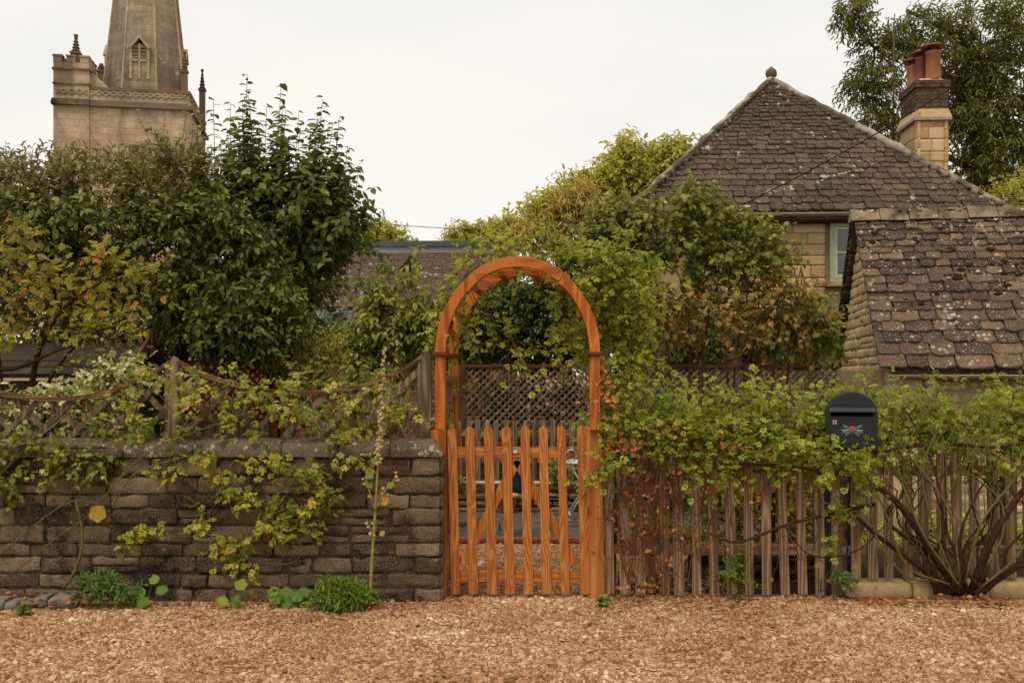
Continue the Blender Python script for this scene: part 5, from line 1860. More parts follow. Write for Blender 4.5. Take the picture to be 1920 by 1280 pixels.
# ---- pale green trees left of the house
plant('garden_tree', 'bright yellow-green leafy tree left of the house roof', 'tree',
      [dict(mat='Lyellow', lobes=mkl([(1195, 330, 60, 50), (1240, 310, 38, 36), (1160, 360, 60, 45), (1120, 400, 60, 40), (1220, 370, 60, 40), (1170, 300, 22, 24), (1130, 350, 50, 40), (1085, 365, 44, 38), (1265, 305, 28, 28)], 20, .9, 95), k=9, leaf=(.1, .17), L=(.35, .65), up=.35, ldroop=.45, wr=.42)],
      (P(1180, 700, 20).x, 20, 0), trunk=[[(1180, 705, 20, .17), (1178, 520, 20, .13), (1175, 420, 20, .08)]], twr=.008, limb_r=.05)
plant('garden_tree', 'straw-coloured feathery tree behind the arch, left of the bright one', 'tree',
      [dict(mat='Ltan', lobes=mkl([(1040, 415, 60, 44), (1085, 385, 44, 46), (1000, 445, 50, 28)], 18, .8, 90), k=10, leaf=(.1, .2), L=(.35, .6), up=.45, wr=.16, ldroop=.5, droop=.35),
       dict(mat='Lyellow', lobes=mkl([(1060, 400, 50, 36), (1020, 395, 36, 26), (960, 440, 40, 28)], 18.4, .7, 70), k=9, leaf=(.09, .15), L=(.3, .55), up=.35, wr=.45)],
      (P(1050, 700, 18).x, 18, 0), trunk=[[(1050, 705, 18, .13), (1050, 560, 18, .1), (1048, 470, 18, .06)]], twr=.006, limb_r=.04)

# ---- tall dark tree behind the chimney
plant('tall_tree', 'tall dark green tree with narrow drooping leaves behind the chimney', 'tree',
      [dict(mat='Lwillow', lobes=mkl([(1840, 60, 90, 70), (1900, 150, 70, 90), (1850, 200, 70, 70), (1880, 290, 70, 60), (1810, 130, 50, 50), (1940, 30, 80, 70), (1830, 310, 50, 50), (1940, 250, 60, 90), (1900, 360, 70, 40), (1800, 230, 30, 50)], 25, 1.3, 165), k=10, leaf=(.12, .22), L=(.4, .8), up=.15, ldroop=.4, droop=.25, wr=.27),
       dict(mat='Lwillow', name='outer_crown', lobes=mkl([(1740, 40, 60, 36), (1690, 70, 45, 36), (1640, 90, 40, 36), (1600, 45, 28, 22), (1625, 140, 26, 30), (1660, 180, 34, 34), (1640, 225, 26, 26), (1690, 120, 40, 40), (1730, 95, 40, 40), (1615, 170, 18, 16), (1665, 250, 24, 26), (1780, 60, 50, 50), (1595, 20, 20, 14)], 24.5, .8, 52), k=9, leaf=(.12, .21), L=(.35, .65), up=.1, ldroop=.45, droop=.3, wr=.25)],
      (P(1850, 700, 25).x, 25, 0), trunk=[[(1850, 705, 25, .4), (1850, 400, 25, .32), (1840, 220, 25, .22), (1830, 90, 25, .1)], [(1845, 260, 25, .14), (1780, 150, 24.8, .1), (1700, 90, 24.6, .06), (1640, 90, 24.5, .035)], [(1845, 120, 25, .1), (1780, 60, 24.8, .07), (1700, 20, 24.6, .04)], [(1840, 330, 25, .1), (1740, 270, 24.7, .05), (1670, 210, 24.5, .03)]],
      twr=.008, limb_r=.035, trunkmat='barkgrey')
plant('far_bush', 'dull green bush low behind the outbuilding ridge', 'bush',
      [dict(mat='Lyellow', lobes=mkl([(1890, 370, 45, 25), (1940, 350, 40, 30)], 21, .6, 80), k=8, leaf=(.07, .12), L=(.3, .5), compound=5)],
      (P(1890, 700, 21).x, 21, 0), trunk=[[(1890, 705, 21, .08), (1890, 500, 21, .06), (1890, 390, 21, .04)]])

# ---- big evergreen on the left
ev = mkl([(60, 430, 120, 80), (190, 430, 140, 80), (330, 450, 150, 110), (450, 500, 110, 110), (250, 540, 150, 60), (380, 560, 130, 60), (140, 520, 130, 70), (40, 520, 100, 90), (400, 420, 110, 70), (500, 560, 50, 60), (-60, 430, 100, 100)], 9.7, .75, 135)
plant('evergreen_shrub', 'huge dark evergreen shrub with glossy oval leaves behind the shed', 'shrub',
      [dict(mat='Lever', lobes=ev + mkl([(490, 625, 55, 45), (470, 590, 60, 40), (520, 590, 26, 46), (420, 610, 40, 25)], 9.3, .4, 90), k=10, dens=1.25, leaf=(.055, .1), L=(.22, .4), up=.15, wr=.52, ldroop=.35, inner=.5),
       dict(mat='Lsilver', name='silvery_top', lobes=mkl([(60, 350, 110, 50), (170, 350, 110, 50), (280, 360, 90, 55), (90, 410, 110, 50), (-40, 370, 90, 60), (340, 330, 60, 50)], 9.9, .6, 105), k=10, leaf=(.05, .085), L=(.25, .45), up=.7, wr=.42, ldroop=.05, angle=48)],
      (P(380, 700, 9.9).x, 9.9, 0), trunk=[[(330, 800, 10, .07), (340, 660, 10, .06), (320, 560, 9.9, .05)], [(430, 800, 10.1, .06), (420, 670, 10.1, .05), (440, 570, 9.9, .04)], [(250, 800, 10.2, .06), (240, 660, 10.2, .05), (180, 540, 10, .04)], [(500, 800, 10, .05), (505, 690, 9.8, .04), (490, 610, 9.5, .03)]],
      twr=.004, limb_r=.03)
# dense leafy mass added behind it to make the hollow under the crown dark
plant('shade_hedge', 'black-green hedge added to darken the hollow under the evergreen shrub', 'hedge',
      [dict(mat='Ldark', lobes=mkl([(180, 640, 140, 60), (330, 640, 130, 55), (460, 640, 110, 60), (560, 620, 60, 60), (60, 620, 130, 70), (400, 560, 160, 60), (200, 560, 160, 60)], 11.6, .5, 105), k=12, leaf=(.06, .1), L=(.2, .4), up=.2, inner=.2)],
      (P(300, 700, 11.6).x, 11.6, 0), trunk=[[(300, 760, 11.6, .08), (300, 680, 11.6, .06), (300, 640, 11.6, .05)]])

# ---- tree with tall upright shoots
def shoots(root_name, label, lst, mat, Y, leaf, k, Ymat='twig', extra=None, wr=.55, r=.006, cat='shrub', lobes=None, trunk=None, ldroop=.55):
    root = thing(root_name, label, cat, (P(lst[0][0], 700, Y).x, Y, 0))
    base, dirs, L = [], [], []
    for (x0, y0, x1, y1) in lst:
        yy = Y + random.uniform(-.5, .3)
        a, b = np.array(P(x0, y0, yy)), np.array(P(x1, y1, yy + random.uniform(-.15, .15)))
        base.append(a)
        dirs.append(b - a)
        L.append(np.linalg.norm(b - a))
    base, dirs, L = np.array(base), np.array(dirs), np.array(L)
    lv_all, tv_all = [], []
    pts, lv = sprays(base, dirs, L, k, leaf, 62, 0.0, ldroop, t0=.1, flat=.3)
    lv_all.append(lv)
    if lobes:
        for lb in lobes:
            b, d, c = lobe_points(lb, lb[6], .4, .55, .45)
            p2, l2_ = sprays(b, d, RNG.uniform(.3, .55, lb[6]), 10, leaf, 58, .05, ldroop)
            lv_all.append(l2_)
            tv_all.append(p2)
    leaf_obj('crown', root, M[mat], cat_leaves(lv_all), OVAL, wr)
    V, Q = tubes_np(pts, np.full(len(pts), r), np.full(len(pts), r * .4), 4)
    np_mesh('shoots', V, Q, None, M[Ymat], None, True, root)['kind'] = 'stuff'
    if tv_all:
        T = np.concatenate(tv_all)
        V, Q = tubes_np(T, np.full(len(T), .004), np.full(len(T), .002))
        np_mesh('twigs', V, Q, None, M[Ymat], None, True, root)['kind'] = 'stuff'
    if trunk:
        mb = MB()
        for pl in trunk:
            mb.tube(smooth_line([P(a, b, c) for a, b, c, rr_ in pl], 4), smooth_val([q[3] for q in pl], 4), 7)
        mb.build('trunk', M['bark'], root, True)
    return root


top_x = [370, 400, 432, 463, 500, 527, 560, 605, 636, 652, 672, 690]
top_y = [235, 185, 195, 140, 200, 158, 215, 186, 222, 275, 320, 405]
lst = []
for a, b in zip(top_x, top_y):
    lst.append((a + (470 - a) * .12 - 4, b + random.uniform(190, 230), a, b))
for _ in range(64):
    a = random.uniform(365, 672)
    b = float(np.interp(a, top_x, top_y)) + random.uniform(20, 130)
    lst.append((a + (500 - a) * .15 + random.uniform(-8, 8), b + random.uniform(130, 220), a, b))
shoots('upright_tree', 'leafy tree with tall upright shoots against the sky, beside the evergreen', lst, 'Lshoot', 10.3, (.08, .125), 30,
       lobes=mkl([(440, 380, 80, 70), (520, 370, 90, 80), (600, 390, 70, 80), (560, 460, 90, 80), (620, 450, 40, 60), (470, 450, 90, 70), (560, 520, 40, 40)], 10.2, .6, 70),
       trunk=[[(575, 800, 10.5, .06), (565, 640, 10.4, .05), (540, 500, 10.3, .035), (520, 360, 10.3, .02)], [(568, 640, 10.4, .04), (590, 540, 10.2, .03), (620, 470, 10.1, .02), (625, 420, 10.1, .01)], [(560, 560, 10.4, .03), (480, 450, 10.3, .02), (450, 330, 10.3, .012)]])
lst2 = [(345, 400, 227, 150, ), (330, 400, 290, 240), (200, 380, 175, 255), (230, 360, 222, 275), (160, 370, 145, 270), (20, 360, 10, 265), (60, 350, 45, 285), (95, 350, 90, 290), (290, 370, 310, 215), (330, 360, 352, 190), (300, 360, 262, 262), (350, 340, 366, 205)]
shoots('elaeagnus_shoots', 'thin whippy shrub shoots rising before the church tower', [(a, b, c, d) for a, b, c, d in lst2], 'Lsilver', 9.8, (.035, .07), 17, r=.005, ldroop=.3)

# ---- climbing rose turning orange, far left
plant('turning_rose', 'wild rose turning orange and yellow over the shed roof', 'rose',
      [dict(mat='Lorange', lobes=mkl([(30, 510, 60, 36), (110, 525, 60, 28), (200, 505, 60, 24), (50, 570, 70, 36), (140, 575, 50, 26), (10, 455, 30, 24), (240, 520, 35, 18)], 8.1, .3, 12), k=6, leaf=(.09, .13), L=(.25, .45), up=.25, droop=.3, compound=7, frac=.36, ldroop=.3),
       dict(mat='Lrosewall', name='lower_foliage', lobes=mkl([(190, 625, 40, 16), (230, 640, 30, 14), (60, 610, 60, 20)], 8.0, .2, 9), k=6, leaf=(.08, .12), L=(.2, .4), compound=5)],
      (P(60, 700, 8.1).x, 8.1, 0), trunk=[[(40, 1000, 8.2, .03), (60, 720, 8.2, .025), (90, 620, 8.1, .018), (140, 560, 8.1, .012), (230, 510, 8.0, .006)], [(20, 900, 8.2, .02), (0, 690, 8.2, .016), (-20, 560, 8.1, .01)], [(60, 760, 8.1, .016), (150, 640, 8.0, .01), (260, 600, 7.9, .005)], [(-60, 690, 7.9, .022), (30, 690, 7.9, .018), (100, 660, 7.9, .012), (190, 630, 7.9, .006)]], limb_r=.007, trunkmat='bark', stem_name='stems', crown_name='foliage')
# ---- variegated shrub behind the trellis
plant('variegated_shrub', 'cream and green variegated shrub behind the left trellis', 'shrub',
      [dict(mat='Lvarieg', lobes=mkl([(40, 775, 80, 40), (110, 755, 70, 30), (180, 755, 60, 34), (150, 790, 80, 40), (60, 830, 70, 40), (235, 715, 34, 18), (200, 820, 60, 40), (-40, 780, 70, 60)], 7.75, .22, 52), k=10, leaf=(.05, .075), L=(.15, .28), up=.35, wr=.5, rim=True)],
      (P(100, 700, 7.75).x, 7.75, 0), trunk=[[(100, 1110, 7.8, .03), (105, 900, 7.8, .025), (100, 800, 7.8, .015)], [(-10, 735, 7.55, .03), (40, 750, 7.55, .03), (85, 790, 7.6, .028), (95, 860, 7.7, .03)]], limb_r=.01, stem_name='stems', crown_name='foliage')

# ---- pear tree in the middle
plant('pear_tree', 'small pear tree with drooping yellow-green leaves left of the arch', 'tree',
      [dict(mat='Lpear', lobes=[(690, 535, 30, 20, 9.2, .2, 8), (780, 545, 30, 24, 9.2, .2, 10), (745, 505, 22, 18, 9.2, .2, 6), (770, 482, 22, 12, 9.2, .1, 5)] + mkl([(715, 570, 55, 40), (760, 600, 50, 45), (690, 610, 36, 36), (790, 640, 38, 40), (735, 640, 50, 40), (800, 590, 30, 40), (680, 665, 40, 30), (720, 690, 60, 25)], 9.2, .35, 42), k=9, leaf=(.06, .095), L=(.14, .3), up=.1, ldroop=.6, droop=.3, wr=.48)],
      (P(660, 700, 9.3).x, 9.3, 0), trunk=[[(655, 900, 9.4, .05), (665, 700, 9.3, .045), (690, 630, 9.25, .035), (715, 570, 9.2, .02)], [(675, 670, 9.3, .03), (740, 640, 9.2, .02), (790, 610, 9.1, .012)], [(690, 630, 9.25, .02), (740, 540, 9.2, .014), (770, 480, 9.2, .006)]], limb_r=.012)
plant('yellow_shrub', 'fine-leaved yellowish shrub between the evergreen and the pear tree', 'shrub',
      [dict(mat='Lyellow', lobes=mkl([(590, 680, 30, 36), (610, 700, 36, 36), (575, 705, 30, 36), (625, 670, 20, 26)], 9.6, .3, 50), k=12, leaf=(.03, .05), L=(.2, .4), up=.8, wr=.3)],
      (P(600, 700, 9.6).x, 9.6, 0), trunk=[[(600, 900, 9.6, .03), (600, 740, 9.6, .02), (598, 690, 9.6, .012)]])
plant('fence_creeper', 'tangled green creeper along the back of the scooped trellis', 'climber',
      [dict(mat='Lpear', lobes=mkl([(620, 740, 60, 30), (700, 735, 50, 26), (560, 720, 40, 30), (740, 770, 40, 40), (660, 790, 60, 30), (590, 800, 60, 26)], 8.5, .25, 20), k=8, leaf=(.05, .08), L=(.15, .3), up=.2, ldroop=.4)],
      (P(650, 700, 8.5).x, 8.5, 0), trunk=[[(640, 1100, 8.5, .02), (645, 850, 8.5, .015), (650, 770, 8.5, .01)]], limb_r=.006, stem_name='stems', crown_name='foliage')

# ---- dark shrubs seen through the arch
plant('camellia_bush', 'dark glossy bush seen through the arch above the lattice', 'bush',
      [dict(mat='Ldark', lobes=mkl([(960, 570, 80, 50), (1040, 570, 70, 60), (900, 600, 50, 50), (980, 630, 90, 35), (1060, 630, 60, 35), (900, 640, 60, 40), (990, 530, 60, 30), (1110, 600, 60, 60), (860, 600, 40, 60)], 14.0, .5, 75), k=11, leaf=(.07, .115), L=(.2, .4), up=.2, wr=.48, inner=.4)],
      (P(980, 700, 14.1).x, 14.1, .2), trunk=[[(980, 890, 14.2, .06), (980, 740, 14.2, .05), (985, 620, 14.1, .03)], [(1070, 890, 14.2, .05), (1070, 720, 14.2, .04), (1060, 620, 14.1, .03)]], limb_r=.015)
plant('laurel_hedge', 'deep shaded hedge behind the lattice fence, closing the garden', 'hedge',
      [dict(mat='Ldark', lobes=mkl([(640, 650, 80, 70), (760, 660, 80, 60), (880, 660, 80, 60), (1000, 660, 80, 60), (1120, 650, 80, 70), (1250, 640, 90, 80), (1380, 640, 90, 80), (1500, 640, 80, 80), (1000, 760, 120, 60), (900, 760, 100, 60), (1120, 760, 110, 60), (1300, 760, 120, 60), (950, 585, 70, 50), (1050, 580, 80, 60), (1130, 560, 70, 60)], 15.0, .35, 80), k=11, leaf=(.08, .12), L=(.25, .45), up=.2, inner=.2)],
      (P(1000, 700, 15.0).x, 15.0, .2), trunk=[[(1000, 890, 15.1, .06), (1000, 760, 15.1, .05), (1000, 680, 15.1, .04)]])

# ---- viburnum in front of the house
plant('viburnum_bush', 'large lobed-leaf bush, green above and bronze below, before the house', 'bush',
      [dict(mat='Lvib', name='green_crown', shape=LOBED, lobes=mkl([(1230, 440, 90, 50), (1320, 425, 80, 45), (1390, 450, 80, 50), (1180, 480, 70, 55), (1280, 490, 90, 50), (1430, 490, 40, 45), (1140, 430, 60, 45), (1360, 500, 80, 45), (1110, 470, 50, 40), (1300, 390, 30, 16), (1510, 590, 36, 36), (1535, 640, 26, 30), (1180, 410, 50, 30), (1140, 540, 60, 60), (1190, 610, 60, 50), (1120, 620, 40, 40)], 10.3, .5, 56), k=8, leaf=(.05, .085), L=(.2, .42), up=.35, ldroop=.55, wr=.9, dens=1.35),
       dict(mat='Lvibred', name='bronze_crown', shape=LOBED, lobes=mkl([(1280, 560, 80, 50), (1380, 560, 80, 55), (1450, 550, 60, 55), (1500, 600, 50, 50), (1340, 605, 90, 36), (1440, 610, 80, 36), (1230, 590, 50, 50)], 10.1, .45, 40), k=7, leaf=(.045, .085), L=(.2, .42), up=.25, ldroop=.6, wr=.9, bias=.0)],
      (P(1370, 700, 10.4).x, 10.4, 0), trunk=[[(a, 900, 10.5, .014), (a + random.uniform(-10, 10), 700, 10.5, .012), (a + d, 560, 10.4, .008), (a + 1.6 * d, 500, 10.4, .004)] for a, d in ((1250, -15), (1285, 5), (1320, 12), (1355, -10), (1380, 20), (1415, 8), (1440, 30), (1400, 60), (1330, -40), (1470, 20))],
      limb_r=.008, trunkmat='twig', stem_name='stems')

# ---- climbing rose over the arch
plant('arch_rose', 'green climbing rose covering the right shoulder of the arch', 'rose',
      [dict(mat='Lrose', lobes=mkl([(1140, 545, 45, 40), (1175, 595, 45, 45), (1190, 650, 40, 45), (1120, 500, 40, 26), (1150, 690, 36, 30), (1195, 540, 36, 30), (1130, 600, 22, 30), (1080, 500, 30, 16), (1160, 480, 40, 22), (1040, 478, 36, 12)], 7.55, .22, 21), k=7, leaf=(.07, .11), L=(.16, .34), up=.1, droop=.3, compound=5, frac=.4, wr=.68, ldroop=.35),
       dict(mat='Lrose', name='trailing_foliage', lobes=mkl([(890, 480, 40, 16), (860, 510, 30, 18), (930, 465, 36, 12), (975, 470, 30, 10), (845, 560, 20, 26), (910, 585, 30, 14), (960, 640, 40, 12), (1040, 650, 40, 12), (1085, 560, 16, 26), (1095, 640, 20, 26), (1060, 600, 26, 18), (860, 640, 12, 22), (850, 760, 7, 40)], 7.5, .2, 7), k=6, leaf=(.06, .1), L=(.12, .3), up=.0, droop=.35, compound=5, frac=.4, wr=.68)],
      (P(1160, 1120, 7.5).x, 7.5, 0), trunk=[[(1150, 1118, 7.5, .014), (1155, 900, 7.5, .013), (1140, 700, 7.5, .012), (1130, 560, 7.5, .01), (1060, 490, 7.5, .007), (930, 455, 7.5, .004), (845, 408, 7.5, .002)], [(1160, 1118, 7.5, .012), (1175, 850, 7.5, .01), (1185, 650, 7.5, .008), (1170, 540, 7.5, .005)], [(856, 1000, 7.7, .006), (852, 760, 7.7, .005), (838, 610, 7.6, .004), (870, 520, 7.6, .003)]], limb_r=.004, trunkmat='greencane', stem_name='stems', crown_name='foliage')

# ---- rose hedge along the picket fence
hl = []
for px in range(1135, 1960, 38):
    dens = 13 if px < 1640 else 8
    hl.append((px + random.uniform(-8, 8), 797 + random.uniform(-12, 12), 42, 36, 7.38, .25, dens + 5))
    hl.append((px + random.uniform(-8, 8), 832 + random.uniform(-12, 12), 42, 34, 7.3, .22, dens if px < 1640 else 6))
    if px % 2:
        hl.append((px + random.uniform(-8, 8), 760 + random.uniform(-20, 10), 30, 18, 7.4, .2, 4))
hl += [(1590, 882, 50, 24, 7.05, .1, 15), (1612, 882, 30, 16, 6.92, .05, 8), (1572, 870, 18, 12, 6.92, .05, 4), (1490, 850, 60, 24, 7.15, .1, 14), (1390, 845, 60, 24, 7.15, .1, 14), (1280, 840, 60, 24, 7.15, .1, 12), (1150, 860, 30, 20, 7.1, .08, 9), (1560, 985, 22, 14, 7.05, .05, 5), (1860, 850, 50, 26, 7.2, .12, 8), (1900, 800, 40, 40, 7.3, .15, 10)]
hedge = plant('rose_hedge', 'bright green rambling rose along the top of the picket fence', 'rose',
      [dict(mat='Lrose', lobes=hl, dens=1.35, k=7, leaf=(.05, .095), L=(.14, .32), up=.3, droop=.2, compound=5, frac=.42, wr=.68, ldroop=.25)],
      (P(1800, 1115, 7.1).x, 7.1, 0), trunkmat='cane', twigmat='greencane', twr=.0025,
      trunk=[[(1800, 1112, 7.1, .032), (1750, 1040, 7.02, .027), (1690, 950, 7.0, .024), (1630, 905, 7.02, .02), (1560, 885, 7.05, .016), (1450, 872, 7.1, .012), (1330, 868, 7.12, .007)],
             [(1790, 1112, 7.1, .028), (1710, 1050, 7.05, .022), (1640, 1000, 7.05, .016), (1600, 960, 7.08, .01)],
             [(1820, 1112, 7.1, .03), (1860, 1010, 7.0, .025), (1925, 910, 7.0, .02), (1990, 850, 7.05, .014)],
             [(1830, 1115, 7.05, .03), (1890, 1070, 7.0, .028), (1960, 1035, 7.0, .025)],
             [(1640, 945, 7.1, .014), (1560, 962, 7.06, .013), (1470, 985, 7.05, .011), (1385, 1016, 7.06, .01), (1330, 1000, 7.1, .005)],
             [(1470, 985, 7.06, .005), (1520, 1040, 7.06, .005), (1600, 1035, 7.06, .004), (1660, 985, 7.06, .003)],
             [(1790, 1110, 7.08, .018), (1770, 1020, 7.0, .012), (1765, 930, 7.02, .01), (1740, 850, 7.1, .007), (1700, 770, 7.2, .004)],
             [(1810, 1110, 7.08, .016), (1800, 1010, 7.02, .012), (1830, 930, 7.05, .008), (1870, 870, 7.1, .006)],
             [(1640, 850, 7.1, .008), (1700, 838, 7.1, .01), (1780, 832, 7.1, .012), (1860, 838, 7.08, .01), (1930, 830, 7.1, .008)]], limbs=False, stem_name='canes', crown_name='foliage')
dk = MB()
for _ in range(14):
    x0 = random.uniform(1750, 1850)
    x1 = x0 + random.uniform(-120, 110)
    dk.tube(smooth_line([P(x0, 1112, 7.08), P(x0 * .7 + x1 * .3 + random.uniform(-18, 18), 1075, 7.03), P(x0 * .45 + x1 * .55 + random.uniform(-22, 22), 1030, 7.04), P(x1 + random.uniform(-25, 25), 970 + random.uniform(-30, 30), 7.05), P(x1 + random.uniform(-45, 45), 920, 7.08), P(x1 + random.uniform(-80, 80), 870 + random.uniform(-30, 30), 7.1)], 4), smooth_val([.014, .011, .009, .007, .005, .003], 4), 6)
dk.build('side_canes', M['cane'], hedge, True)
gc = MB()
for (pts) in ([(1780, 1095, 7.0), (1700, 1060, 6.95), (1660, 960, 6.97), (1630, 900, 7.0), (1600, 870, 7.0)], [(1800, 1100, 7.0), (1730, 1000, 6.95), (1690, 900, 7.0), (1670, 830, 7.05), (1640, 770, 7.1)], [(1800, 1090, 7.0), (1780, 960, 6.95), (1710, 860, 7.0), (1650, 790, 7.1)], [(1850, 1060, 6.98), (1880, 1000, 6.97), (1870, 930, 7.0), (1780, 860, 7.05), (1740, 800, 7.1)],
              [(1760, 1090, 7.0), (1700, 1080, 6.97), (1650, 1020, 6.97), (1630, 960, 7.0)], [(1840, 1100, 7.0), (1900, 1050, 6.95), (1935, 1000, 6.95)], [(1790, 1090, 7.0), (1745, 970, 6.97), (1730, 880, 7.0), (1760, 800, 7.05)], [(1810, 1090, 7.0), (1840, 980, 6.97), (1900, 900, 7.0), (1935, 840, 7.05)]):
    gc.tube(smooth_line([P(*q) for q in pts], 5), smooth_val([.009, .0075, .006, .005, .004][:len(pts)], 5), 6)
for _ in range(40):
    a = random.uniform(1640, 1910)
    y0 = random.uniform(880, 1080)
    gc.tube(smooth_line([P(a, y0, 7.05), P(a + random.uniform(-40, 40), y0 - random.uniform(40, 90), 7.0), P(a + random.uniform(-70, 70), y0 - random.uniform(110, 190), 7.1)], 4), [.0035] * 9, 4)
gc.build('young_canes', M['greencane'], hedge, True)

# ---- dead vine clinging to the pickets beside the gate

dv = thing('dead_vine', 'dried brown vine tangled over the pickets beside the gate post', 'vine', (P(1215, 1115, 7.12).x, 7.12, 0))
mb = MB()
dl = [[], [], [], [], []]
for _ in range(150):
    x0 = random.choice([random.uniform(1140, 1240), random.uniform(1140, 1330), random.uniform(1200, 1560)])
    y0 = random.uniform(840, 1110)
    pts = [P(x0, y0, 7.13 + random.uniform(-.05, .05))]
    x, y = x0, y0
    for k in range(4):
        x += random.uniform(-22, 22)
        y -= random.uniform(-25, 70)
        y = min(max(y, 690 if x < 1190 else 800), 1114)
        pts.append(P(x, y, 7.12 + random.uniform(-.06, .05)))
        for q in range(1 if random.random() < .55 else 0):
            dl[0].append(np.array(pts[-1]) + RNG.normal(size=3) * .015)
            dl[1].append(np.array([random.uniform(-1, 1), random.uniform(-.8, .3), random.uniform(-1, .3)]))
            dl[2].append(np.array([random.uniform(-.8, .8), -1, random.uniform(-.2, .6)]))
            dl[3].append(random.uniform(.02, .045))
            dl[4].append(random.random())
    mb.tube(smooth_line(pts, 3), [random.uniform(.0015, .004)] * 13, 4)
for (cx4, cy4, rx4, ry4, nn) in ((1135, 745, 22, 60, 50), (1175, 840, 30, 20, 40), (1140, 830, 12, 30, 30), (1390, 835, 25, 10, 12), (1200, 1100, 50, 10, 20), (1060, 512, 8, 8, 8)):
    for _ in range(nn):
        dl[0].append(np.array(P(random.gauss(cx4, rx4 * .5), random.gauss(cy4, ry4 * .5), 7.05 + random.uniform(-.05, .08))))
        dl[1].append(np.array([random.uniform(-1, 1), random.uniform(-.8, .3), random.uniform(-1, .3)]))
        dl[2].append(np.array([random.uniform(-.8, .8), -1, random.uniform(-.2, .6)]))
        dl[3].append(random.uniform(.025, .05))
        dl[4].append(random.random())
mb.build('dry_stems', M['deadtwig'], dv, True)
leaf_obj('dry_leaves', dv, M['Ldead'], tuple(np.array(q) for q in dl), OVAL, .55)

# ---- climbing rose over wall and trellis (left)
wr_l = mkl([(330, 745, 60, 36), (400, 780, 60, 34), (440, 745, 50, 30), (300, 790, 50, 30), (480, 790, 60, 34), (360, 820, 60, 22), (560, 780, 50, 24), (520, 745, 40, 20), (620, 760, 34, 20), (260, 700, 40, 26), (230, 760, 40, 30), (700, 790, 40, 26), (740, 760, 20, 16), (640, 800, 40, 20), (200, 830, 40, 26), (420, 720, 30, 20)], 7.2, .16, 5)
wr_h = mkl([(455, 880, 36, 14), (500, 868, 40, 10), (550, 875, 36, 12), (600, 880, 20, 14), (590, 900, 22, 12), (605, 925, 18, 18), (440, 905, 22, 14), (470, 920, 18, 10), (540, 935, 26, 14), (585, 950, 26, 12), (615, 968, 24, 10), (525, 965, 18, 12), (560, 985, 20, 12), (480, 975, 18, 8), (430, 995, 12, 16), (545, 1000, 14, 10), (440, 1020, 8, 12), (250, 985, 20, 10), (365, 965, 14, 12), (285, 985, 8, 6), (660, 850, 12, 10), (630, 840, 18, 8), (400, 860, 40, 10), (320, 870, 40, 12), (475, 1045, 6, 5), (390, 835, 50, 12)], 6.98, .05, 4)
ivy = mkl([(60, 860, 70, 24), (130, 870, 60, 18), (20, 830, 50, 34), (180, 860, 40, 16), (-30, 880, 60, 40), (90, 835, 60, 20), (20, 905, 30, 16)], 7.0, .08, 18)
wrs = plant('wall_rose', 'rambling rose spilling over the trellis and down the stone wall', 'rose',
      [dict(mat='Lrosewall', lobes=wr_l, k=6, leaf=(.075, .12), L=(.15, .34), up=.2, droop=.2, compound=5, frac=.42, wr=.68),
       dict(mat='Lrosewall', name='hanging_foliage', lobes=wr_h, k=5, leaf=(.065, .1), L=(.08, .17), up=-.15, droop=.3, compound=5, frac=.45, wr=.68, bias=.08)],
      (P(310, 1110, 6.98).x, 6.98, 0), trunkmat='greencane', twigmat='greencane', twr=.002,
      trunk=[[(118, 1105, 6.93, .011), (145, 1060, 6.92, .01), (155, 1000, 6.92, .009), (142, 940, 6.92, .007)],
             [(185, 945, 6.93, .006), (240, 880, 6.93, .006), (300, 835, 6.95, .005), (420, 790, 7.1, .004)],
             [(210, 952, 6.93, .005), (250, 890, 6.93, .005), (330, 860, 6.93, .004), (400, 850, 6.95, .004)],
             [(0, 1040, 6.95, .005), (70, 980, 6.93, .005), (120, 945, 6.93, .005), (150, 938, 6.93, .004), (190, 945, 6.93, .003)],
             [(20, 1080, 6.94, .004), (90, 1020, 6.93, .004), (160, 970, 6.93, .004), (250, 900, 6.94, .003)],
             [(0, 890, 6.95, .006), (60, 830, 7.0, .006), (110, 790, 7.15, .006), (160, 740, 7.2, .005)],
             [(8, 900, 6.96, .004), (5, 960, 6.95, .004), (25, 1020, 6.95, .004), (15, 1045, 6.95, .003)],
             [(165, 960, 6.93, .003), (180, 1010, 6.93, .003), (210, 1040, 6.93, .002)],
             [(270, 990, 6.93, .003), (330, 1005, 6.92, .003), (420, 1000, 6.92, .003), (520, 993, 6.92, .002)],
             [(560, 1015, 6.93, .003), (564, 1040, 6.92, .003), (540, 1057, 6.92, .003), (490, 1052, 6.92, .002), (450, 1035, 6.93, .002)],
             [(380, 850, 6.95, .003), (400, 880, 6.93, .003), (408, 930, 6.93, .003), (390, 960, 6.93, .002), (340, 970, 6.93, .002)],
             [(350, 1110, 7.5, .012), (345, 900, 7.45, .011), (350, 800, 7.4, .009), (420, 740, 7.3, .006)],
             [(400, 830, 7.2, .004), (340, 790, 7.15, .004), (300, 740, 7.15, .003)], [(310, 880, 7.0, .004), (350, 790, 7.1, .004), (420, 730, 7.15, .003)]], limbs=False, stem_name='stems', crown_name='foliage')
lv_i = []
for lb in ivy:
    b, d, c = lobe_points(lb, lb[6], .2, -.1, .12)
    _, l_ = sprays(b, d, RNG.uniform(.08, .2, lb[6]), 6, (.035, .06), 60, .2, .4)
    lv_i.append(l_)
iv = thing('ivy', 'small-leaved ivy hanging over the coping at the far left', 'ivy', (P(60, 860, 7.0).x, 7.0, 0))
leaf_obj('foliage', iv, M['Lpear'], cat_leaves(lv_i), LOBED, .9)
ivm = MB().tube([P(-30, 838, 7.02), P(60, 841, 7.03), P(200, 838, 7.02)], .004, 5)
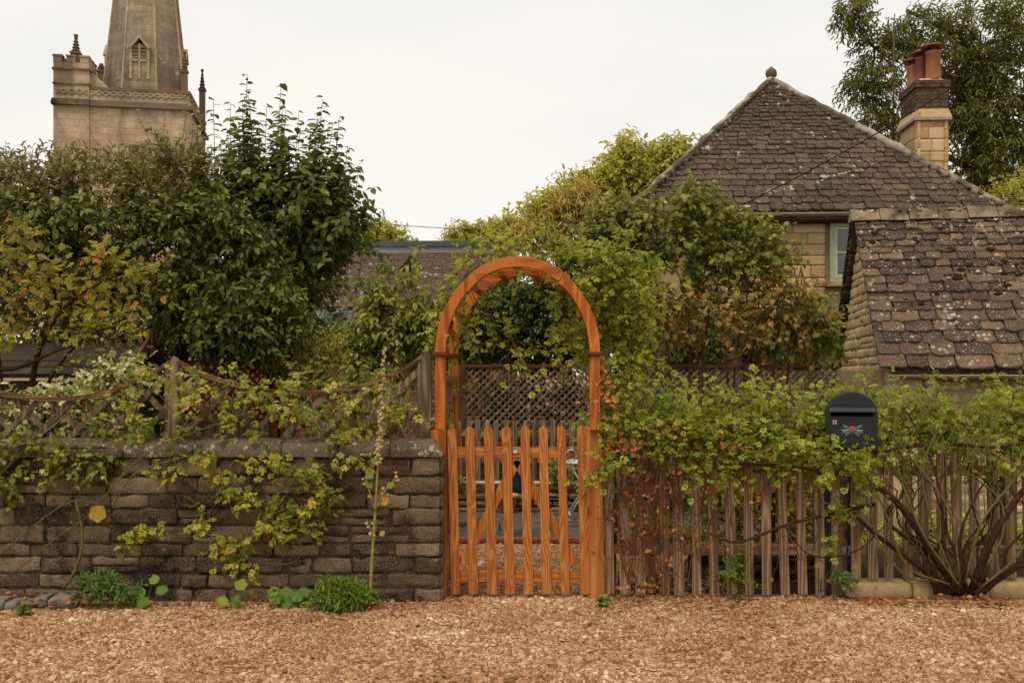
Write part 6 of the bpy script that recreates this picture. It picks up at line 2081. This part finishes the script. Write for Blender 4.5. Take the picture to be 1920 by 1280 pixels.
for _ in range(9):
    a = random.uniform(-20, 190)
    ivm.tube(smooth_line([P(a, 840, 7.02), P(a + random.uniform(-20, 20), 870, 6.98), P(a + random.uniform(-30, 30), 905, 6.98)], 3), [.002] * 7, 4)
ivm.build('stems', M['bark'], iv, True)
# one big yellow vine leaf hanging on the wall
yl = thing('hanging_leaf', 'single large yellow leaf hanging on the left of the wall', 'leaf', tuple(P(183, 950, 6.9)))
mbl = MB()
yy = leaf_obj('blade', yl, M['Lyellowleaf'], (np.array([P(182, 948, 6.9)]), np.array([[.1, -.1, -1.0]]), np.array([[.2, -1.0, .1]]), np.array([.12]), np.array([.35])), ROUND, .8)
MB().tube([P(170, 940, 6.93), P(177, 942, 6.91), P(182, 948, 6.9)], .002, 4).build('petiole', M['greencane'], yl)

# ---- hollyhock gone to seed
hh = thing('hollyhock', 'tall hollyhock stalk gone to seed before the wall', 'hollyhock', tuple(P(693, 1128, 6.85)))
HYd = 6.85
main = [(693, 1130), (698, 1040), (704, 950), (708, 880), (712, 810), (716, 740), (722, 652)]
MB().tube(smooth_line([P(a, b, HYd) for a, b in main], 4), smooth_val([.012, .011, .0095, .008, .0065, .005, .003], 4), 7).build('stalk', M['stalk'], hh, True)
side = [[(704, 960), (694, 925), (686, 900)], [(705, 955), (722, 920), (740, 898)], [(700, 1020), (696, 1000), (694, 985)], [(706, 940), (716, 915), (722, 935)], [(702, 1000), (706, 985), (708, 975)]]
for s_ in side:
    MB().tube(smooth_line([P(a, b, HYd + random.uniform(-.05, .02)) for a, b in s_], 4), .004, 5).build('side_stem', M['stalk'], hh, True)
pm = []
for _ in range(4):
    m = MB().ball((0, 0, 0), 1.0, 8, 5, (1, 1, .85), .12)
    for k in range(5):
        t = 2 * math.pi * k / 5
        m.add([(.5 * math.cos(t - .5), .5 * math.sin(t - .5), .4), (.5 * math.cos(t + .5), .5 * math.sin(t + .5), .4), (.75 * math.cos(t), .75 * math.sin(t), 1.3)], [(0, 1, 2)])
    pm.append(m.mesh('seed_pod', M['pod'], True))
cur = smooth_line([Vector((a, b, 0)) for a, b in main], 12)
pods = []
for q in cur:
    if q.y < 870:
        f = (870 - q.y) / 220
        for k in range(2):
            pods.append((q.x + random.uniform(-6, 6) * (1.1 - f * .6), q.y + random.uniform(-4, 4), random.uniform(.010, .0155) * (1.1 - .35 * f)))
for s_ in side[:4]:
    for _ in range(6):
        a, b = random.choice(s_[1:])
        pods.append((a + random.uniform(-7, 7), b + random.uniform(-12, 8), random.uniform(.009, .014)))
for a, b, r_ in pods:
    c = P(a, b, HYd + random.uniform(-.03, .02)) - Vector(hh.location)
    link('seed_pod', random.choice(pm), hh, Matrix.Translation(c) @ Euler((random.uniform(-1, 1), random.uniform(-1, 1), random.uniform(0, 6))).to_matrix().to_4x4() @ Matrix.Diagonal((r_, r_, r_, 1)))
for (a, b, l_, dx) in ((700, 892, .06, -1), (698, 910, .055, -.8), (726, 910, .06, .9), (716, 940, .06, 1), (706, 865, .05, -.6), (712, 1000, .045, .8)):
    leaf_obj('leaf', hh, M['Lyellowleaf'] if b > 930 else M['Lmallow'], (np.array([P(a, b, HYd - .02)]), np.array([[dx, -.3, .1]]), np.array([[.1, -.8, .6]]), np.array([l_]), np.array([.7])), ROUND, .95)


# ---- weeds at the foot of the wall
def round_weed(label, px, py, Y, items, mat='Lmallow'):
    base = P(px, py, Y)
    base.z = 0.0
    r_ = thing('mallow_plant', label, 'plant', tuple(base), 0, None)
    for (a, b, l_, rn_) in items:
        top = P(a, b, Y + random.uniform(-.06, .06))
        d = np.array([random.uniform(-.6, .6), -.35, -.6])
        n_ = np.array([random.uniform(-.3, .3), -.8, .55])
        leaf_obj('leaf', r_, M[mat], (np.array([top]) - np.array([d]) * l_ * .3, np.array([d]), np.array([n_]), np.array([l_]), np.array([rn_])), ROUND, 1.0)
        MB().tube(smooth_line([base + Vector((random.uniform(-.02, .02), 0, 0)), (base + top) / 2 + Vector((random.uniform(-.02, .02), 0, .02)), top], 3), .0028, 4).build('petiole', M['greencane'], r_)
    return r_


round_weed('clump of rounded mallow leaves beside the green tuft', 545, 1128, 6.88, [(520, 1115, .1, .2), (540, 1108, .1, .3), (560, 1112, .09, .25), (572, 1106, .08, .3), (530, 1128, .1, .2), (552, 1126, .1, .15), (572, 1124, .09, .3), (515, 1104, .08, .4)], 'Lweed')
round_weed('mallow seedling with a tall yellow-green leaf at the middle of the wall foot', 438, 1133, 6.88, [(450, 1092, .085, .75), (415, 1124, .09, .85), (442, 1128, .07, .3), (445, 1118, .06, .3)])
round_weed('mallow with long stalked leaves beside the blue-green weed', 280, 1125, 6.88, [(292, 1083, .075, .8), (303, 1102, .075, .4), (264, 1108, .08, .3), (268, 1125, .08, .3), (240, 1105, .09, .3), (228, 1112, .08, .2), (245, 1138, .09, .75), (190, 1138, .09, .3)])
wd1 = plant('weed_tuft', 'bright green narrow-leaved tuft at the foot of the wall', 'weed',
            [dict(mat='Lweed', lobes=[(615, 1125, 26, 16, 6.82, .1, 26), (650, 1120, 28, 20, 6.82, .1, 30), (675, 1120, 20, 14, 6.85, .08, 12), (635, 1110, 30, 14, 6.85, .1, 16)], k=9, leaf=(.05, .09), L=(.06, .13), up=.8, wr=.22, angle=48, ldroop=.05)],
            (P(640, 1140, 6.82).x, 6.82, 0), trunkmat='greencane', twigmat='greencane', twr=.002)
wd2 = plant('weed_clump', 'blue-green bushy weed at the left foot of the wall', 'weed',
            [dict(mat='Lweedblue', lobes=[(165, 1105, 22, 14, 6.88, .08, 24), (205, 1100, 26, 16, 6.88, .08, 28), (235, 1115, 22, 14, 6.88, .08, 20), (185, 1120, 30, 12, 6.86, .08, 18)], k=9, leaf=(.035, .06), L=(.06, .13), up=.8, wr=.3, angle=50, ldroop=.1)],
            (P(200, 1130, 6.88).x, 6.88, 0), trunkmat='greencane', twigmat='greencane', twr=.002)
for (px, py, Y, lab) in ((50, 1150, 6.66, 'tiny green weed growing from the gravel at far left'), (1130, 1134, 6.92, 'tiny green weed growing at the foot of the right gate post'), (693, 1120, 6.9, 'small green leaves at the foot of the hollyhock')):
    s = plant('small_weed', lab, 'weed', [dict(mat='Lweed', lobes=[(px, py - 6, 12, 6, Y, .05, 12)], k=5, leaf=(.03, .05), L=(.03, .06), up=.6, wr=.6, angle=60)], (P(px, py, Y).x, Y, 0), twigmat='greencane', twr=.0012)
plant('fern', 'feathery green fern growing between the pickets', 'fern',
      [dict(mat='Lweed', lobes=[(1375, 1085, 22, 24, 7.12, .06, 26), (1372, 1060, 16, 14, 7.14, .05, 10)], k=16, leaf=(.02, .035), L=(.1, .2), up=.9, wr=.25, angle=65, bias=-.05)],
      (P(1375, 1112, 7.12).x, 7.12, 0), twigmat='greencane', twr=.0018)
plant('small_weed', 'green weed at the pickets left of the low kerb', 'weed', [dict(mat='Lweedblue', lobes=[(1580, 1085, 14, 16, 7.1, .05, 14)], k=6, leaf=(.03, .05), L=(.05, .1), up=.6, wr=.6)], (P(1580, 1110, 7.1).x, 7.1, 0), twigmat='greencane', twr=.0015)

# ---- greenery behind the pickets and behind the gate
plant('sunlit_shrub', 'fresh green shrub showing through the picket fence', 'shrub',
      [dict(mat='Lrose', lobes=mkl([(1350, 960, 60, 50), (1420, 950, 50, 50), (1390, 1010, 60, 40), (1330, 900, 50, 40), (1460, 900, 40, 40)], 8.9, .25, 40), k=9, leaf=(.04, .07), L=(.15, .3), up=.4)],
      (P(1380, 1040, 8.9).x, 8.9, 0), trunk=[[(1380, 1040, 8.9, .02), (1382, 1000, 8.9, .015), (1380, 960, 8.9, .01)]])
plant('orange_shrub', 'orange leaved shrub glimpsed through the pickets under the hedge', 'shrub',
      [dict(mat='Lorange', lobes=mkl([(1430, 860, 50, 30), (1500, 900, 30, 30), (1380, 850, 40, 20), (1460, 920, 40, 20)], 8.4, .2, 26), k=8, leaf=(.05, .08), L=(.15, .3), bias=.25)],
      (P(1440, 1000, 8.4).x, 8.4, 0), trunk=[[(1450, 1060, 8.4, .02), (1450, 940, 8.4, .015), (1445, 880, 8.4, .01)]])
plant('ivy_shrub', 'dark green shrub in the shade between the dead vine and the cabinet', 'shrub',
      [dict(mat='Lpear', lobes=mkl([(1250, 930, 60, 60), (1200, 1000, 60, 60), (1290, 1020, 50, 50), (1500, 1000, 40, 50), (1490, 930, 30, 40)], 9.4, .25, 40), k=9, leaf=(.05, .08), L=(.15, .3), up=.3)],
      (P(1260, 1030, 9.4).x, 9.4, 0), trunk=[[(1260, 1020, 9.4, .02), (1260, 980, 9.4, .015), (1258, 930, 9.4, .01)]])
plant('yellow_flowerbed', 'yellow-leaved plants at the foot of the outbuilding wall', 'plant',
      [dict(mat='Lyellow', lobes=mkl([(1680, 1010, 40, 40), (1760, 1000, 40, 30), (1830, 1010, 50, 40), (1900, 1010, 40, 30), (1640, 1040, 30, 30)], 9.3, .15, 22), k=9, leaf=(.05, .1), L=(.15, .25), up=.7, wr=.25)],
      (P(1760, 1030, 9.3).x, 9.3, 0))
for (lab, px, py, mt, rx, ry, nn) in (('leafy plant in the back bed left of the pots', 868, 925, 'Lpear', 16, 30, 26), ('yellow-green plant in the back bed right of the pots', 1005, 935, 'Lrose', 30, 22, 22), ('tall green plant in the back bed behind the gate centre', 1040, 890, 'Lpear', 9, 36, 18), ('low plant at the back bed beside the bistro table', 1080, 890, 'Lrose', 12, 18, 10)):
    plant('bed_plant', lab, 'plant', [dict(mat=mt, lobes=[(px, py, rx, ry, 11.9, .1, nn)], k=8, leaf=(.05, .08), L=(.1, .22), up=.4)], (P(px, 0, 11.9).x, 11.9, .22), trunk=[[(px, 960, 11.9, .008), (px, py + 15, 11.9, .006), (px, py, 11.9, .004)]], limbs=False, stem_name='stem', crown_name='foliage')

# ---- fallen leaves
def litter(label, n, fn, mat='Ldead', size=(.025, .06)):
    pos = np.array([fn() for _ in range(n)])
    d = np.stack([RNG.normal(size=n), RNG.normal(size=n), RNG.normal(size=n) * .15], 1)
    nn_ = np.stack([RNG.normal(size=n) * .3, RNG.normal(size=n) * .3, np.ones(n)], 1)
    o = leaf_obj('fallen_leaves', None, M[mat], (pos, d, nn_, RNG.uniform(*size, n), RNG.random(n)), OVAL, .6)
    return tag(o, label, 'leaves', kind='stuff')


litter('dry orange leaves lying along the foot of the stone wall', 240, lambda: (random.uniform(-3.6, -.5), 6.98 - abs(random.gauss(0, .1)), .02 + random.uniform(0, .02)), size=(.02, .045))
litter('heap of dry orange leaves around the kerb stones at far left', 160, lambda: (random.uniform(-3.7, -2.9), random.uniform(6.8, 7.02), .02 + random.uniform(0, .06)))
litter('dry leaves drifted under the rose canes on the right', 150, lambda: (random.uniform(2.4, 3.7), 7.0 - abs(random.gauss(0, .1)), .02 + random.uniform(0, .04)))
litter('dry leaves along the foot of the picket fence', 140, lambda: (random.uniform(.65, 2.5), 7.12 - abs(random.gauss(0, .07)), .02 + random.uniform(0, .02)), size=(.02, .045))
litter('brown leaves scattered on the terrace behind the gate', 70, lambda: (random.uniform(-1, 1.4), random.choice([random.uniform(10.5, 11.55), random.uniform(9.6, 11.5)]), .05), size=(.03, .06))
litter('few stray leaves scattered over the open gravel', 22, lambda: (random.uniform(-3, 3), random.uniform(5.3, 6.8), .018), size=(.025, .045))
for nm, gp in (('small_weed', 'small weeds along the wall and fence foot'), ('mallow_plant', 'mallow plants at the wall foot'), ('distant_tree', 'distant trees above the roofline'), ('garden_tree', 'pale trees left of the house'), ('gate_post', 'posts either side of the gate'), ('bed_plant', 'plants in the back bed'), ('overhead_cable', 'overhead cables')):
    for o in bpy.data.objects:
        if o.parent is None and o.name.split('.')[0] == nm:
            o['group'] = gp
print('tiles', cnt, bcnt, 'objects', len(bpy.data.objects), 'tris', sum(len(o.data.loops) - 2 * len(o.data.polygons) for o in bpy.data.objects if o.type == 'MESH'))
